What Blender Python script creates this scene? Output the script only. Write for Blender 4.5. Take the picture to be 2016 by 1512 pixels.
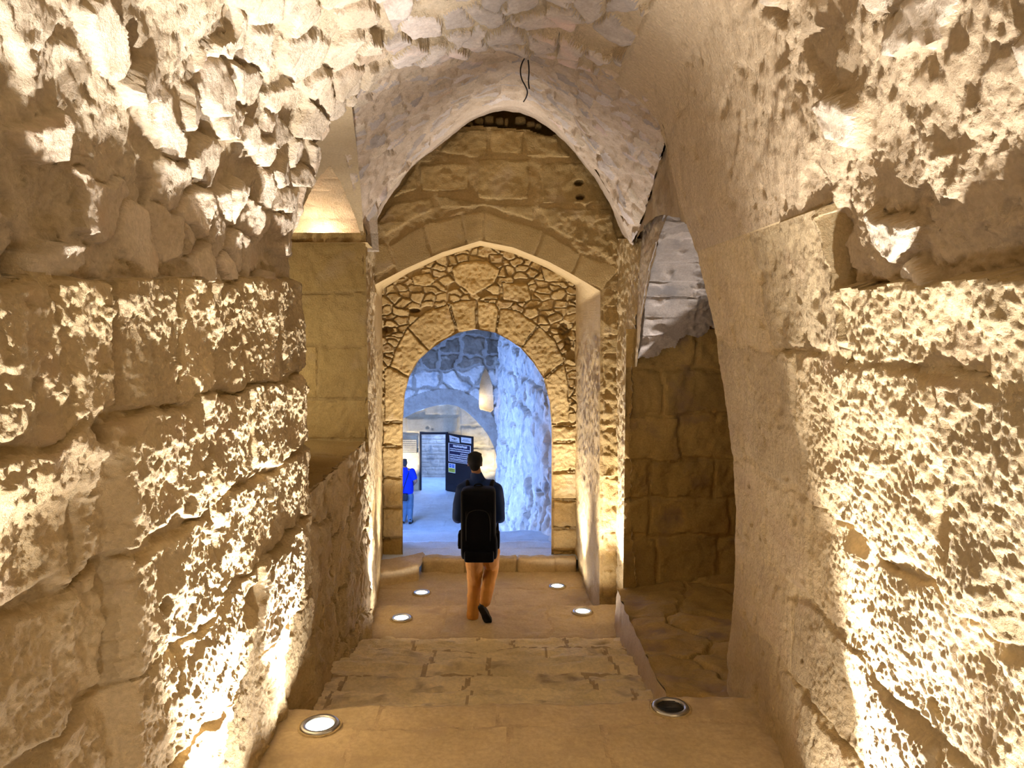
import bpy, bmesh, math, random
import numpy as np
from mathutils import Vector, Matrix

for o in list(bpy.data.objects):
    bpy.data.objects.remove(o, do_unlink=True)
SC = bpy.context.scene
COL = SC.collection
random.seed(7)

# ------------------------------------------------------------------ camera
CAM_Z = 2.19
PITCH = math.atan(126 / 1500)
FPX = 1500.0
cam_d = bpy.data.cameras.new('camera')
cam_d.sensor_width = 36.0
cam_d.lens = 36.0 * FPX / 2016.0
cam_d.clip_start = 0.05
cam = bpy.data.objects.new('camera', cam_d)
cam.location = (0, 0, CAM_Z)
cam.rotation_euler = (math.pi / 2 - PITCH, 0, 0)
COL.objects.link(cam)
SC.camera = cam

# ------------------------------------------------------------------ world, exposure
W = bpy.data.worlds.new('sky')
SC.world = W
W.use_nodes = True
bg = W.node_tree.nodes['Background']
bg.inputs[0].default_value = (0.21, 0.39, 1.0, 1)
bg.inputs[1].default_value = 14.0
SC.view_settings.view_transform = 'Standard'
SC.view_settings.look = 'None'
SC.view_settings.gamma = 1.0
SC.view_settings.exposure = 0.08
SC.view_settings.use_curve_mapping = False
try:
    SC.cycles.max_bounces = 10
    SC.cycles.diffuse_bounces = 8
    SC.cycles.sample_clamp_indirect = 6.0
except Exception:
    pass


def spot(name, loc, aim, power, angle=130, blend=0.5, radius=0.05, color=(1.0, 0.93, 0.82)):
    d = bpy.data.lights.new(name, 'SPOT')
    d.energy = power
    d.spot_size = math.radians(angle)
    d.spot_blend = blend
    d.shadow_soft_size = radius
    d.color = color
    o = bpy.data.objects.new(name, d)
    o.location = loc
    o.rotation_euler = (Vector(aim) - Vector(loc)).to_track_quat('-Z', 'Y').to_euler()
    COL.objects.link(o)
    return o


def area(name, loc, aim, power, size, color):
    d = bpy.data.lights.new(name, 'AREA')
    d.energy = power
    d.shape = 'DISK'
    d.size = size
    d.color = color
    o = bpy.data.objects.new(name, d)
    o.location = loc
    o.rotation_euler = (Vector(aim) - Vector(loc)).to_track_quat('-Z', 'Y').to_euler()
    COL.objects.link(o)
    return o


LAMP = (1.0, 0.955, 1.04)
WARM = (1.0, 0.78, 0.46)


def uplight(name, loc, aim, power, angle=84, spill=.045):
    """one recessed lamp: its reflector beam and the wide spill of its glass"""
    spot(name, loc, aim, power, angle, 1.0, 0.03, LAMP)
    spot(name + '_spill', loc, (loc[0], loc[1], loc[2] + 1), power * spill, 172, .4, 0.05, LAMP)


# uplights further back in the stair hall, behind the photographer and just under the frame
uplight('uplight_hall', (-0.97, 3.0, 0.03), (-1.36, 3.10, 1.6), 1050, 66)
uplight('uplight_hall', (1.07, 2.85, 0.03), (1.44, 2.55, 1.6), 880, 68)
uplight('uplight_hall', (-0.97, 0.5, 0.03), (-1.22, 2.0, 3.1), 1500, 46)
uplight('uplight_hall', (1.07, 1.3, 0.03), (1.36, 1.5, 1.6), 760, 76)
# warm fill light added behind the camera
area('hall_fill', (0.0, -1.6, 2.9), (0, 4.5, 1.7), 20, 1.6, WARM)


# ------------------------------------------------------------------ measuring helpers
_c, _s = math.cos(PITCH), math.sin(PITCH)


def at(x, y, Y):
    d = ((x - 1008), FPX * _c + (756 - y) * _s, -FPX * _s + (756 - y) * _c)
    k = Y / d[1]
    return np.array([d[0] * k, Y, CAM_Z + d[2] * k])


def at_z(x, y, z):
    d = ((x - 1008), FPX * _c + (756 - y) * _s, -FPX * _s + (756 - y) * _c)
    k = (z - CAM_Z) / d[2]
    return np.array([d[0] * k, d[1] * k, z])


def to_px(P):
    """photo pixel of world points, used to measure stone outlines"""
    x, y, z = P[..., 0], P[..., 1], P[..., 2] - CAM_Z
    depth = y * _c - z * _s
    up = y * _s + z * _c
    return 1008 + FPX * x / depth, 756 - FPX * up / depth


# ------------------------------------------------------------------ noise
def _hash(ix, iy, iz, s):
    h = (ix.astype(np.int64) * 73856093) ^ (iy.astype(np.int64) * 19349663) ^ (iz.astype(np.int64) * 83492791) ^ (s * 2654435761)
    h &= 0xffffffff
    h ^= h >> 15
    h = (h * 2246822519) & 0xffffffff
    h ^= h >> 13
    h = (h * 3266489917) & 0xffffffff
    h ^= h >> 16
    return h


_G = np.array([(1, 1, 0), (-1, 1, 0), (1, -1, 0), (-1, -1, 0), (1, 0, 1), (-1, 0, 1), (1, 0, -1), (-1, 0, -1),
               (0, 1, 1), (0, -1, 1), (0, 1, -1), (0, -1, -1), (1, 1, 0), (-1, 1, 0), (0, -1, 1), (0, -1, -1)], float)


def perlin(p, s=0):
    i = np.floor(p)
    f = p - i
    i = i.astype(np.int64)
    w = f * f * f * (f * (f * 6 - 15) + 10)
    out = 0
    for a in (0, 1):
        wx = w[..., 0] if a else 1 - w[..., 0]
        for b in (0, 1):
            wy = w[..., 1] if b else 1 - w[..., 1]
            for c in (0, 1):
                wz = w[..., 2] if c else 1 - w[..., 2]
                g = _G[_hash(i[..., 0] + a, i[..., 1] + b, i[..., 2] + c, s) & 15]
                d = g[..., 0] * (f[..., 0] - a) + g[..., 1] * (f[..., 1] - b) + g[..., 2] * (f[..., 2] - c)
                out = out + wx * wy * wz * d
    return out


def fbm(p, scale, octs=4, s=0, gain=0.5):
    q = p / scale
    a, t = 1.0, 0
    for k in range(octs):
        t = t + a * perlin(q, s + k)
        q = q * 2.03 + 17.3
        a *= gain
    return t


def ridged(p, scale, octs=4, s=0):
    q = p / scale
    a, t = 1.0, 0
    for k in range(octs):
        t = t + a * (1 - 2.2 * np.abs(perlin(q, s + k)))
        q = q * 2.1 + 9.7
        a *= 0.5
    return t * 0.5


def rnd(idv, s):
    z = np.zeros_like(idv)
    return _hash(idv, z, z, s) / 4294967295.0


def vor(u, v, su, sv, seed=0, jit=0.85):
    """jittered-grid cells -> id, distance to the cell edge (metres, roughly), offset from the site"""
    a, b = u / su, v / sv
    ia, ib = np.floor(a).astype(np.int64), np.floor(b).astype(np.int64)
    best = np.full(a.shape, 1e9)
    sid = np.zeros(a.shape, np.int64)
    sx = np.zeros(a.shape)
    sy = np.zeros(a.shape)
    z = np.zeros_like(ia)

    def site(ca, cb):
        x = ca + 0.5 + jit * (_hash(ca, cb, z, seed) / 4294967295.0 - 0.5)
        y = cb + 0.5 + jit * (_hash(ca, cb, z, seed + 91) / 4294967295.0 - 0.5)
        return x, y
    for da in (-1, 0, 1):
        for db in (-1, 0, 1):
            ca, cb = ia + da, ib + db
            x, y = site(ca, cb)
            d = (x - a) ** 2 + (y - b) ** 2
            m = d < best
            best = np.where(m, d, best)
            sid = np.where(m, (ca + 5000) * 20011 + cb + 5000, sid)
            sx = np.where(m, x, sx)
            sy = np.where(m, y, sy)
    ed = np.full(a.shape, 1e9)
    for da in (-2, -1, 0, 1, 2):
        for db in (-2, -1, 0, 1, 2):
            ca, cb = ia + da, ib + db
            x, y = site(ca, cb)
            dx, dy = x - sx, y - sy
            L = np.sqrt(dx * dx + dy * dy)
            m = L > 1e-6
            Ls = np.where(m, L, 1)
            e = ((sx + x) / 2 - a) * dx / Ls + ((sy + y) / 2 - b) * dy / Ls
            ed = np.where(m & (e < ed), e, ed)
    return sid, ed * min(su, sv), (a - sx) * su, (b - sy) * sv


def sstep(a, b, x):
    t = np.clip((x - a) / (b - a), 0, 1)
    return t * t * (3 - 2 * t)


def facets(u, v, size, seed, asp=1.0):
    """chipped, broken-rock relief: randomly tilted little faces with sharp steps between them"""
    sid, ed, du, dv = vor(u, v, size, size * asp, seed, 0.95)
    return ((rnd(sid, 3) - .5) * du + (rnd(sid, 4) - .5) * dv) / size * 1.6 + (rnd(sid, 5) - .5)


def rock(P, u, v, seed=0):
    """rough quarried face, metres, roughly +-4 cm"""
    wu = u + 0.03 * perlin(P / 0.07, seed + 5) + .012 * perlin(P / .025, seed + 8)
    wv = v + 0.03 * perlin(P / 0.07, seed + 6) + .012 * perlin(P / .025, seed + 9)
    return (0.028 * fbm(P, 0.32, 3, seed) + 0.010 * facets(wu, wv, 0.15, seed + 1) + 0.009 * facets(wu, wv, 0.05, seed + 2, 1.3)
            + 0.010 * ridged(P, 0.055, 3, seed + 3) + 0.005 * perlin(P / 0.020, seed + 4) + .0032 * perlin(P / .0125, seed + 7))


def pitted(P, seed=0):
    """fine tooled / eroded face"""
    return (0.024 * fbm(P, 0.30, 3, seed) + 0.0085 * ridged(P, 0.045, 3, seed + 3) + 0.0055 * perlin(P / 0.021, seed + 4)
            + .0045 * perlin(P / .0135, seed + 7))


# ------------------------------------------------------------------ materials
def nt(name):
    m = bpy.data.materials.new(name)
    m.use_nodes = True
    t = m.node_tree
    return m, t, t.nodes['Principled BSDF']


def stone_mat(name, c1, c2, c3=None, scale=1.6, bump=0.5, rough=0.92, vary=0.16, fine=60, right=None):
    m, t, b = nt(name)
    N, L = t.nodes.new, t.links.new
    g = N('ShaderNodeNewGeometry')
    n1 = N('ShaderNodeTexNoise'); n1.inputs['Scale'].default_value = scale; n1.inputs['Detail'].default_value = 6; n1.inputs['Roughness'].default_value = .65
    L(g.outputs['Position'], n1.inputs['Vector'])
    r = N('ShaderNodeValToRGB')
    r.color_ramp.elements[0].position = .34; r.color_ramp.elements[0].color = (*c1, 1)
    r.color_ramp.elements[1].position = .66; r.color_ramp.elements[1].color = (*c2, 1)
    L(n1.outputs['Fac'], r.inputs['Fac'])
    n2 = N('ShaderNodeTexNoise'); n2.inputs['Scale'].default_value = fine; n2.inputs['Detail'].default_value = 5
    L(g.outputs['Position'], n2.inputs['Vector'])
    mp = N('ShaderNodeMapRange'); mp.inputs['From Min'].default_value = .3; mp.inputs['From Max'].default_value = .7
    mp.inputs['To Min'].default_value = .86; mp.inputs['To Max'].default_value = 1.08
    L(n2.outputs['Fac'], mp.inputs['Value'])
    oi = N('ShaderNodeObjectInfo')
    mo = N('ShaderNodeMapRange'); mo.inputs['To Min'].default_value = 1 - vary; mo.inputs['To Max'].default_value = 1 + vary * .6
    L(oi.outputs['Random'], mo.inputs['Value'])
    mu = N('ShaderNodeMath'); mu.operation = 'MULTIPLY'
    L(mp.outputs[0], mu.inputs[0]); L(mo.outputs[0], mu.inputs[1])
    hs = N('ShaderNodeHueSaturation')
    L(r.outputs['Color'], hs.inputs['Color']); L(mu.outputs[0], hs.inputs['Value'])
    out = hs.outputs['Color']
    if c3 is not None:          # stains of their own shape
        n3 = N('ShaderNodeTexNoise'); n3.inputs['Scale'].default_value = 3.1; n3.inputs['Detail'].default_value = 8
        L(g.outputs['Position'], n3.inputs['Vector'])
        q = N('ShaderNodeMapRange'); q.inputs['From Min'].default_value = .56; q.inputs['From Max'].default_value = .7
        L(n3.outputs['Fac'], q.inputs['Value'])
        mx = N('ShaderNodeMix'); mx.data_type = 'RGBA'
        L(q.outputs[0], mx.inputs['Factor']); L(out, mx.inputs[6]); mx.inputs[7].default_value = (*c3, 1)
        out = mx.outputs[2]
    if right is not None:       # the haunch on the right is finished in a browner plaster
        sx = N('ShaderNodeSeparateXYZ'); L(g.outputs['Position'], sx.inputs[0])
        q2 = N('ShaderNodeMapRange'); q2.inputs['From Min'].default_value = .15; q2.inputs['From Max'].default_value = .85
        L(sx.outputs['X'], q2.inputs['Value'])
        m2 = N('ShaderNodeMix'); m2.data_type = 'RGBA'
        L(q2.outputs[0], m2.inputs['Factor']); L(out, m2.inputs[6])
        h2 = N('ShaderNodeHueSaturation'); h2.inputs['Color'].default_value = (*right, 1); L(mu.outputs[0], h2.inputs['Value'])
        L(h2.outputs['Color'], m2.inputs[7])
        out = m2.outputs[2]
    L(out, b.inputs['Base Color'])
    b.inputs['Roughness'].default_value = rough
    b.inputs['Specular IOR Level'].default_value = .2
    n4 = N('ShaderNodeTexNoise'); n4.inputs['Scale'].default_value = fine * 1.1; n4.inputs['Detail'].default_value = 6; n4.inputs['Roughness'].default_value = .7
    L(g.outputs['Position'], n4.inputs['Vector'])
    bu = N('ShaderNodeBump'); bu.inputs['Strength'].default_value = bump; bu.inputs['Distance'].default_value = .022
    L(n4.outputs['Fac'], bu.inputs['Height']); L(bu.outputs[0], b.inputs['Normal'])
    return m


def flat_mat(name, col, rough=.6, metal=0.0, emit=None, es=0.0, spec=.3, fab=0.0):
    m, t, b = nt(name)
    b.inputs['Base Color'].default_value = (*col, 1)
    b.inputs['Roughness'].default_value = rough
    b.inputs['Metallic'].default_value = metal
    b.inputs['Specular IOR Level'].default_value = spec
    N, L = t.nodes.new, t.links.new
    n = N('ShaderNodeTexNoise'); n.inputs['Scale'].default_value = 45 if not fab else 14; n.inputs['Detail'].default_value = 4
    g = N('ShaderNodeNewGeometry'); L(g.outputs['Position'], n.inputs['Vector'])
    mr = N('ShaderNodeMapRange'); mr.inputs['To Min'].default_value = .8; mr.inputs['To Max'].default_value = 1.15
    L(n.outputs['Fac'], mr.inputs['Value'])
    hs = N('ShaderNodeHueSaturation'); hs.inputs['Color'].default_value = (*col, 1)
    L(mr.outputs[0], hs.inputs['Value']); L(hs.outputs[0], b.inputs['Base Color'])
    if fab:
        bu = N('ShaderNodeBump'); bu.inputs['Strength'].default_value = fab; bu.inputs['Distance'].default_value = .02
        L(n.outputs['Fac'], bu.inputs['Height']); L(bu.outputs[0], b.inputs['Normal'])
    if emit:
        b.inputs['Emission Color'].default_value = (*emit, 1)
        b.inputs['Emission Strength'].default_value = es
    return m


M = {}
M['lime'] = stone_mat('limestone', (0.519, 0.381, 0.184), (0.644, 0.492, 0.257), (.53, .385, .205), 2.2, .9)
M['mortar'] = stone_mat('lime_mortar', (0.501, 0.366, 0.170), (0.608, 0.458, 0.228), None, 3.0, .9)
M['plaster'] = stone_mat('old_plaster', (0.405, 0.293, 0.141), (0.477, 0.354, 0.182), None, 1.3, .7)
M['rubble'] = stone_mat('rubble_stone', (0.500, 0.395, 0.242), (0.652, 0.536, 0.363), (.54, .39, .235), 3.5, .8, vary=.14)
M['vault_mortar'] = stone_mat('vault_lime_mortar', (0.480, 0.376, 0.218), (0.613, 0.492, 0.312), None, 3.0, .9, right=(.53, .40, .225))
M['grey_rubble'] = stone_mat('grey_rubble_stone', (0.380, 0.319, 0.244), (0.517, 0.441, 0.340), (.60, .44, .33), 4.0, .55, vary=.25)
M['web'] = stone_mat('vault_mortar', (0.429, 0.327, 0.203), (0.530, 0.418, 0.280), None, 3.2, .6)
M['gold'] = stone_mat('golden_limestone', (0.426, 0.288, 0.100), (0.511, 0.355, 0.138), (.45, .32, .15), 2.4, .8, vary=.12)
M['goldmortar'] = stone_mat('golden_mortar', (0.401, 0.271, 0.099), (0.477, 0.329, 0.132), None, 3.0, .8)
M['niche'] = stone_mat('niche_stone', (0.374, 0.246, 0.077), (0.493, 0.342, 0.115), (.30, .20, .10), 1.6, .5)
M['slab'] = stone_mat('grey_vault_stone', (.40, .34, .26), (.53, .455, .36), (.25, .225, .19), 3.0, .4, vary=.2)
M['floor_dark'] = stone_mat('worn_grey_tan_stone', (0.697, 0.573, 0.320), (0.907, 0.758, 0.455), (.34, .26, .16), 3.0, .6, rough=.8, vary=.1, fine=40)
M['floor_joint'] = stone_mat('floor_joint_earth', (.36, .27, .15), (.46, .35, .20), None, 3.0, .5, rough=.9)
M['floor'] = stone_mat('worn_floor_stone', (0.394, 0.298, 0.155), (0.499, 0.384, 0.215), (.35, .26, .15), 2.0, .3, rough=.75, vary=.08, fine=40)
M['passage'] = stone_mat('grey_limestone', (0.469, 0.414, 0.350), (0.796, 0.693, 0.570), (.34, .32, .30), 3.0, .6, vary=.12)
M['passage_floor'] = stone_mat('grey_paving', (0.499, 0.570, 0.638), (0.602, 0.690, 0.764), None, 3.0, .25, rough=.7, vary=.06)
M['shaded_stone'] = stone_mat('shade_dark_limestone', (.17, .125, .085), (.31, .24, .17), (.50, .42, .32), 3.0, .6, vary=.25)  # limestone colour lowered to stand in for shade
M['slate_mortar'] = stone_mat('grey_mortar', (.34, .28, .22), (.46, .39, .31), None, 3.0, .6)
M['far'] = stone_mat('pale_limestone', (.60, .50, .34), (.76, .66, .48), None, 3.0, .5)
M['steel'] = flat_mat('brushed_steel', (.42, .41, .38), .35, 1.0)
M['glow'] = flat_mat('lit_glass', (.8, .9, .9), .2, 0, (.86, 1.0, .97), 6.0)
M['darkglass'] = flat_mat('dark_glass', (.012, .012, .014), .08, 0, spec=.6)
M['black'] = flat_mat('black_paint', (.012, .012, .02), .45)
M['cable'] = flat_mat('black_cable', (.010, .010, .010), .5)
M['white'] = flat_mat('white_print', (.8, .8, .82), .6)
M['navy'] = flat_mat('navy_board', (.02, .022, .075), .5)
M['blueprint'] = flat_mat('blue_print', (.03, .16, .62), .6)
M['yellow'] = flat_mat('yellow_print', (.65, .72, .05), .6)
M['greyink'] = flat_mat('grey_ink', (.10, .10, .10), .6)
M['skin'] = flat_mat('skin', (.33, .17, .10), .6)
M['hair'] = flat_mat('black_hair', (.006, .006, .008), .8, fab=.6)
M['grey_hair'] = flat_mat('cropped_hair', (.05, .04, .045), .8)
M['jacket'] = flat_mat('navy_fabric', (.009, .032, .135), .85, fab=.35)
M['trousers'] = flat_mat('tan_cotton', (.42, .185, .035), .85, fab=.5)
M['pack'] = flat_mat('black_nylon', (.0025, .003, .006), .75, fab=.3, spec=.12)
M['shoe'] = flat_mat('dark_suede', (.045, .037, .028), .8)
M['sole'] = flat_mat('black_rubber', (.012, .012, .012), .7)
M['tshirt'] = flat_mat('blue_cotton', (.005, .035, .66), .85, fab=.3)
M['jeans'] = flat_mat('light_denim', (.13, .22, .33), .85, fab=.3)


# ------------------------------------------------------------------ object helpers
def tag(o, label=None, cat=None, group=None, kind=None):
    if label: o['label'] = label
    if cat: o['category'] = cat
    if group: o['group'] = group
    if kind: o['kind'] = kind
    return o


def empty(name, loc, label, cat, group=None, kind=None):
    o = bpy.data.objects.new(name, None)
    o.empty_display_size = .1
    o.location = loc
    COL.objects.link(o)
    return tag(o, label, cat, group, kind)


def link(name, me, mat, parent=None, smooth=False):
    o = bpy.data.objects.new(name, me)
    if mat is not None:
        me.materials.append(mat)
    COL.objects.link(o)
    if parent is not None:
        o.parent = parent
        o.matrix_parent_inverse = Matrix.Translation(-Vector(parent.location))
    if smooth:
        me.polygons.foreach_set('use_smooth', np.ones(len(me.polygons), bool))
    return o


def np_mesh(name, V, F, smooth=True):
    me = bpy.data.meshes.new(name)
    n, k = F.shape
    me.vertices.add(len(V))
    me.vertices.foreach_set('co', np.ascontiguousarray(V, dtype=np.float32).ravel())
    me.loops.add(n * k)
    me.loops.foreach_set('vertex_index', np.ascontiguousarray(F, dtype=np.int32).ravel())
    me.polygons.add(n)
    me.polygons.foreach_set('loop_start', np.arange(0, n * k, k, dtype=np.int32))
    try:
        me.polygons.foreach_set('loop_total', np.full(n, k, np.int32))
    except Exception:
        pass
    me.polygons.foreach_set('use_smooth', np.full(n, smooth, bool))
    me.update(calc_edges=True)
    return me


def np_obj(name, V, F, mat, parent=None, smooth=True, recentre=True):
    c = V.mean(0) if recentre else np.zeros(3)
    o = bpy.data.objects.new(name, np_mesh(name, V - c, F, smooth))
    o.data.materials.append(mat)
    o.location = c
    COL.objects.link(o)
    if parent is not None:
        o.parent = parent
        o.matrix_parent_inverse = Matrix.Translation(-Vector(parent.location))
    return o


def resample(pts, step, n=None):
    pts = np.asarray(pts, float)
    d = np.r_[0, np.cumsum(np.linalg.norm(np.diff(pts, axis=0), axis=1))]
    if n is None:
        n = max(2, int(round(d[-1] / step)) + 1)
    t = np.linspace(0, d[-1], n)
    return np.stack([np.interp(t, d, pts[:, k]) for k in range(pts.shape[1])], 1), t


def smooth_poly(pts, it=2):
    p = np.asarray(pts, float)
    for _ in range(it):
        q = [p[0]]
        for a, b in zip(p[:-1], p[1:]):
            q += [a * .75 + b * .25, a * .25 + b * .75]
        q.append(p[-1])
        p = np.array(q)
    return p


def loft(A, B, nu, nv):
    a, _ = resample(A, 1, nu)
    b, _ = resample(B, 1, nu)
    t = np.linspace(0, 1, nv)[None, :, None]
    return a[:, None, :] * (1 - t) + b[:, None, :] * t


def normals(P, toward):
    du = np.gradient(P, axis=0)
    dv = np.gradient(P, axis=1)
    n = np.cross(du, dv)
    n /= np.maximum(np.linalg.norm(n, axis=2, keepdims=True), 1e-9)
    m, k = P.shape[0] // 2, P.shape[1] // 2
    flip = np.dot(n[m, k], np.asarray(toward) - P[m, k]) < 0
    return (-n if flip else n), flip


def sheet(name, P, toward, H=None, vlabel=None, hole=None, bed=None, stone='lime', part='stone', kind='structure',
          label=None, cat='wall', parent=None, limit=300, min_quads=3):
    """One continuous relief surface, split into a bed object and one object per stone.
    vlabel: per-vertex integer, 0 = bed, >0 stone id; hole: per-vertex bool or per-quad bool"""
    n, flip = normals(P, toward)
    V = P + (n * H[..., None] if H is not None else 0)
    nu, nv = P.shape[:2]
    idx = np.arange(nu * nv).reshape(nu, nv)
    Q = np.stack([idx[:-1, :-1], idx[1:, :-1], idx[1:, 1:], idx[:-1, 1:]], -1).reshape(-1, 4)
    if flip:
        Q = Q[:, ::-1]
    V = V.reshape(-1, 3)
    L = np.zeros(len(Q), np.int64)
    if vlabel is not None:
        c = vlabel.reshape(-1)[Q]
        same = (c == c[:, :1]).all(1)
        L = np.where(same, c[:, 0], 0)
    if hole is not None:
        hq = hole.reshape(-1) if hole.shape == (nu - 1, nv - 1) else None
        if hq is None:
            raise ValueError('hole shape')
        keep = ~hq
        Q, L = Q[keep], L[keep]

    def sub(q):
        u, inv = np.unique(q, return_inverse=True)
        return V[u], inv.reshape(-1, 4)
    order = np.argsort(L, kind='stable')
    Q, L = Q[order], L[order]
    ids, starts, counts = np.unique(L, return_index=True, return_counts=True)
    small = [k for k in range(len(ids)) if ids[k] > 0 and counts[k] < min_quads]
    bedq = [Q[starts[k]:starts[k] + counts[k]] for k in range(len(ids)) if ids[k] == 0 or k in small]
    big = sorted([k for k in range(len(ids)) if ids[k] > 0 and k not in small], key=lambda k: -counts[k])
    if bedq:
        v, f = sub(np.concatenate(bedq))
        root = np_obj(name, v, f, bed, parent)
    else:
        root = bpy.data.objects.new(name, None)
        COL.objects.link(root)
        if parent is not None:
            root.parent = parent
    if kind:
        root['kind'] = kind
    if parent is None:
        tag(root, label, cat)
    own = root if parent is None else parent
    for k in big[:limit]:
        v, f = sub(Q[starts[k]:starts[k] + counts[k]])
        mt = stone(v.mean(0), int(ids[k])) if callable(stone) else M[stone]
        np_obj(part, v, f, mt, own)
    if len(big) > limit:
        v, f = sub(np.concatenate([Q[starts[k]:starts[k] + counts[k]] for k in big[limit:]]))
        o = np_obj('small_stones', v, f, stone(v.mean(0), 1) if callable(stone) else M[stone], own)
        o['kind'] = 'stuff'
    return root


def rows_label(u, v, rows, splits, warp, seed=0):
    """ashlar courses: rows = bounds in v, splits[r] = bounds in u. -> id, distance to the joint"""
    wu, wv = u + warp[0], v + warp[1]
    r = np.clip(np.searchsorted(rows, wv.ravel()).reshape(u.shape) - 1, 0, len(rows) - 2)
    lo, hi = np.asarray(rows)[r], np.asarray(rows)[r + 1]
    ed = np.minimum(wv - lo, hi - wv)
    lab = np.zeros(u.shape, np.int64)
    for k in range(len(rows) - 1):
        s = np.asarray(splits[k])
        m = r == k
        c = np.clip(np.searchsorted(s, wu[m]) - 1, 0, len(s) - 2)
        e = np.minimum(wu[m] - s[c], s[c + 1] - wu[m])
        ed[m] = np.minimum(ed[m], e)
        lab[m] = 1 + k * 100 + c
    return lab, np.maximum(ed, 0)


def rand_splits(rows, lo, hi, wmin, wmax, seed):
    R = random.Random(seed)
    out = []
    for _ in range(len(rows) - 1):
        x = lo - R.random() * wmax
        s = [x]
        while x < hi + .05:
            x += R.uniform(wmin, wmax)
            s.append(x)
        out.append(s)
    return out


def inside_poly(x, y, poly):
    p = np.asarray(poly, float)
    res = np.zeros(x.shape, bool)
    j = len(p) - 1
    for i in range(len(p)):
        xi, yi, xj, yj = p[i, 0], p[i, 1], p[j, 0], p[j, 1]
        c = ((yi > y) != (yj > y))
        with np.errstate(divide='ignore', invalid='ignore'):
            t = (xj - xi) * (y - yi) / (yj - yi + 1e-12) + xi
        res ^= c & (x < t)
        j = i
    return res


def seg_near(x, y, pts, closed=True):
    p = np.asarray(pts, float)
    best = np.full(x.shape, 1e9)
    bx, by = np.zeros(x.shape), np.zeros(x.shape)
    n = len(p) if closed else len(p) - 1
    for i in range(n):
        a, b = p[i], p[(i + 1) % len(p)]
        d = b - a
        t = np.clip(((x - a[0]) * d[0] + (y - a[1]) * d[1]) / max(d @ d, 1e-12), 0, 1)
        px, py = a[0] + t * d[0], a[1] + t * d[1]
        e = np.hypot(x - px, y - py)
        m = e < best
        best = np.where(m, e, best); bx = np.where(m, px, bx); by = np.where(m, py, by)
    return best, bx, by


def poly_labels(x, y, polys, base=1):
    lab = np.zeros(x.shape, np.int64)
    ed = np.full(x.shape, 0.0)
    for k, pl in enumerate(polys):
        p = np.asarray(pl, float)
        bb = (x >= p[:, 0].min()) & (x <= p[:, 0].max()) & (y >= p[:, 1].min()) & (y <= p[:, 1].max())
        if not bb.any():
            continue
        ins = np.zeros(x.shape, bool)
        ins[bb] = inside_poly(x[bb], y[bb], p)
        e, _, _ = seg_near(x[ins], y[ins], p)
        lab[ins] = base + k
        ed[ins] = e
    return lab, ed


def wrap_snap(G0, G1, curve, res, closed=False):
    """pull the grid vertices nearest an opening onto its outline so that the edge is clean"""
    d, bx, by = seg_near(G0, G1, curve, closed)
    m = d < res * .72
    return np.where(m, bx, G0), np.where(m, by, G1)


def quad_centre(A):
    return (A[:-1, :-1] + A[1:, :-1] + A[1:, 1:] + A[:-1, 1:]) / 4


def jointed(lab, ed, w, depth, P, seed, var=.5):
    """recess of the joints, wavering in width; returns height and label with the joints taken out"""
    k = 1 + var * fbm(P, .18, 2, seed + 40) * 1.6
    ww = np.maximum(w * k, w * .25)
    H = -depth * (1 - sstep(ww * .35, ww * 1.6, ed))
    return H, np.where(ed < ww * .55, 0, lab)


def per_stone(lab, du, dv, off, tilt, seed):
    l = np.abs(lab)
    return np.where(l > 0, off * (rnd(l, seed) * 2 - 1) + tilt * ((rnd(l, seed + 1) - .5) * du + (rnd(l, seed + 2) - .5) * dv), 0)


#=== STRUCTURE
# ------------------------------------------------------------------ stair hall: left wall, vault, right wall in one profile
EDGE_Y = 4.70
prof = [(1432, 1400), (1430, 1340), (1445, 1150), (1450, 1000), (1435, 830), (1400, 600), (1372, 500), (1345, 425), (1300, 240), (1250, 190),
        (1150, 125), (1010, 92), (850, 110), (760, 140), (690, 190), (620, 270), (575, 450), (573, 550), (590, 850), (600, 1100), (590, 1300), (575, 1400)]
prof = np.array([at(x, y, EDGE_Y)[[0, 2]] for x, y in prof])
prof[-1, 1] = prof[0, 1] = -.45
PR, _ = resample(smooth_poly(prof, 2), .0065)
# the walls carry the finest relief, the vault above can be coarser
_keep = [k for k in range(len(PR)) if PR[k, 1] < 2.7 or k % 2 == 0]
PR = PR[_keep]
Yv = np.r_[np.arange(-3.0, 1.5, .06), np.arange(1.55, EDGE_Y, .0078), EDGE_Y]
arc = np.r_[0, np.cumsum(np.hypot(*np.diff(PR, axis=0).T))]


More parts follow.
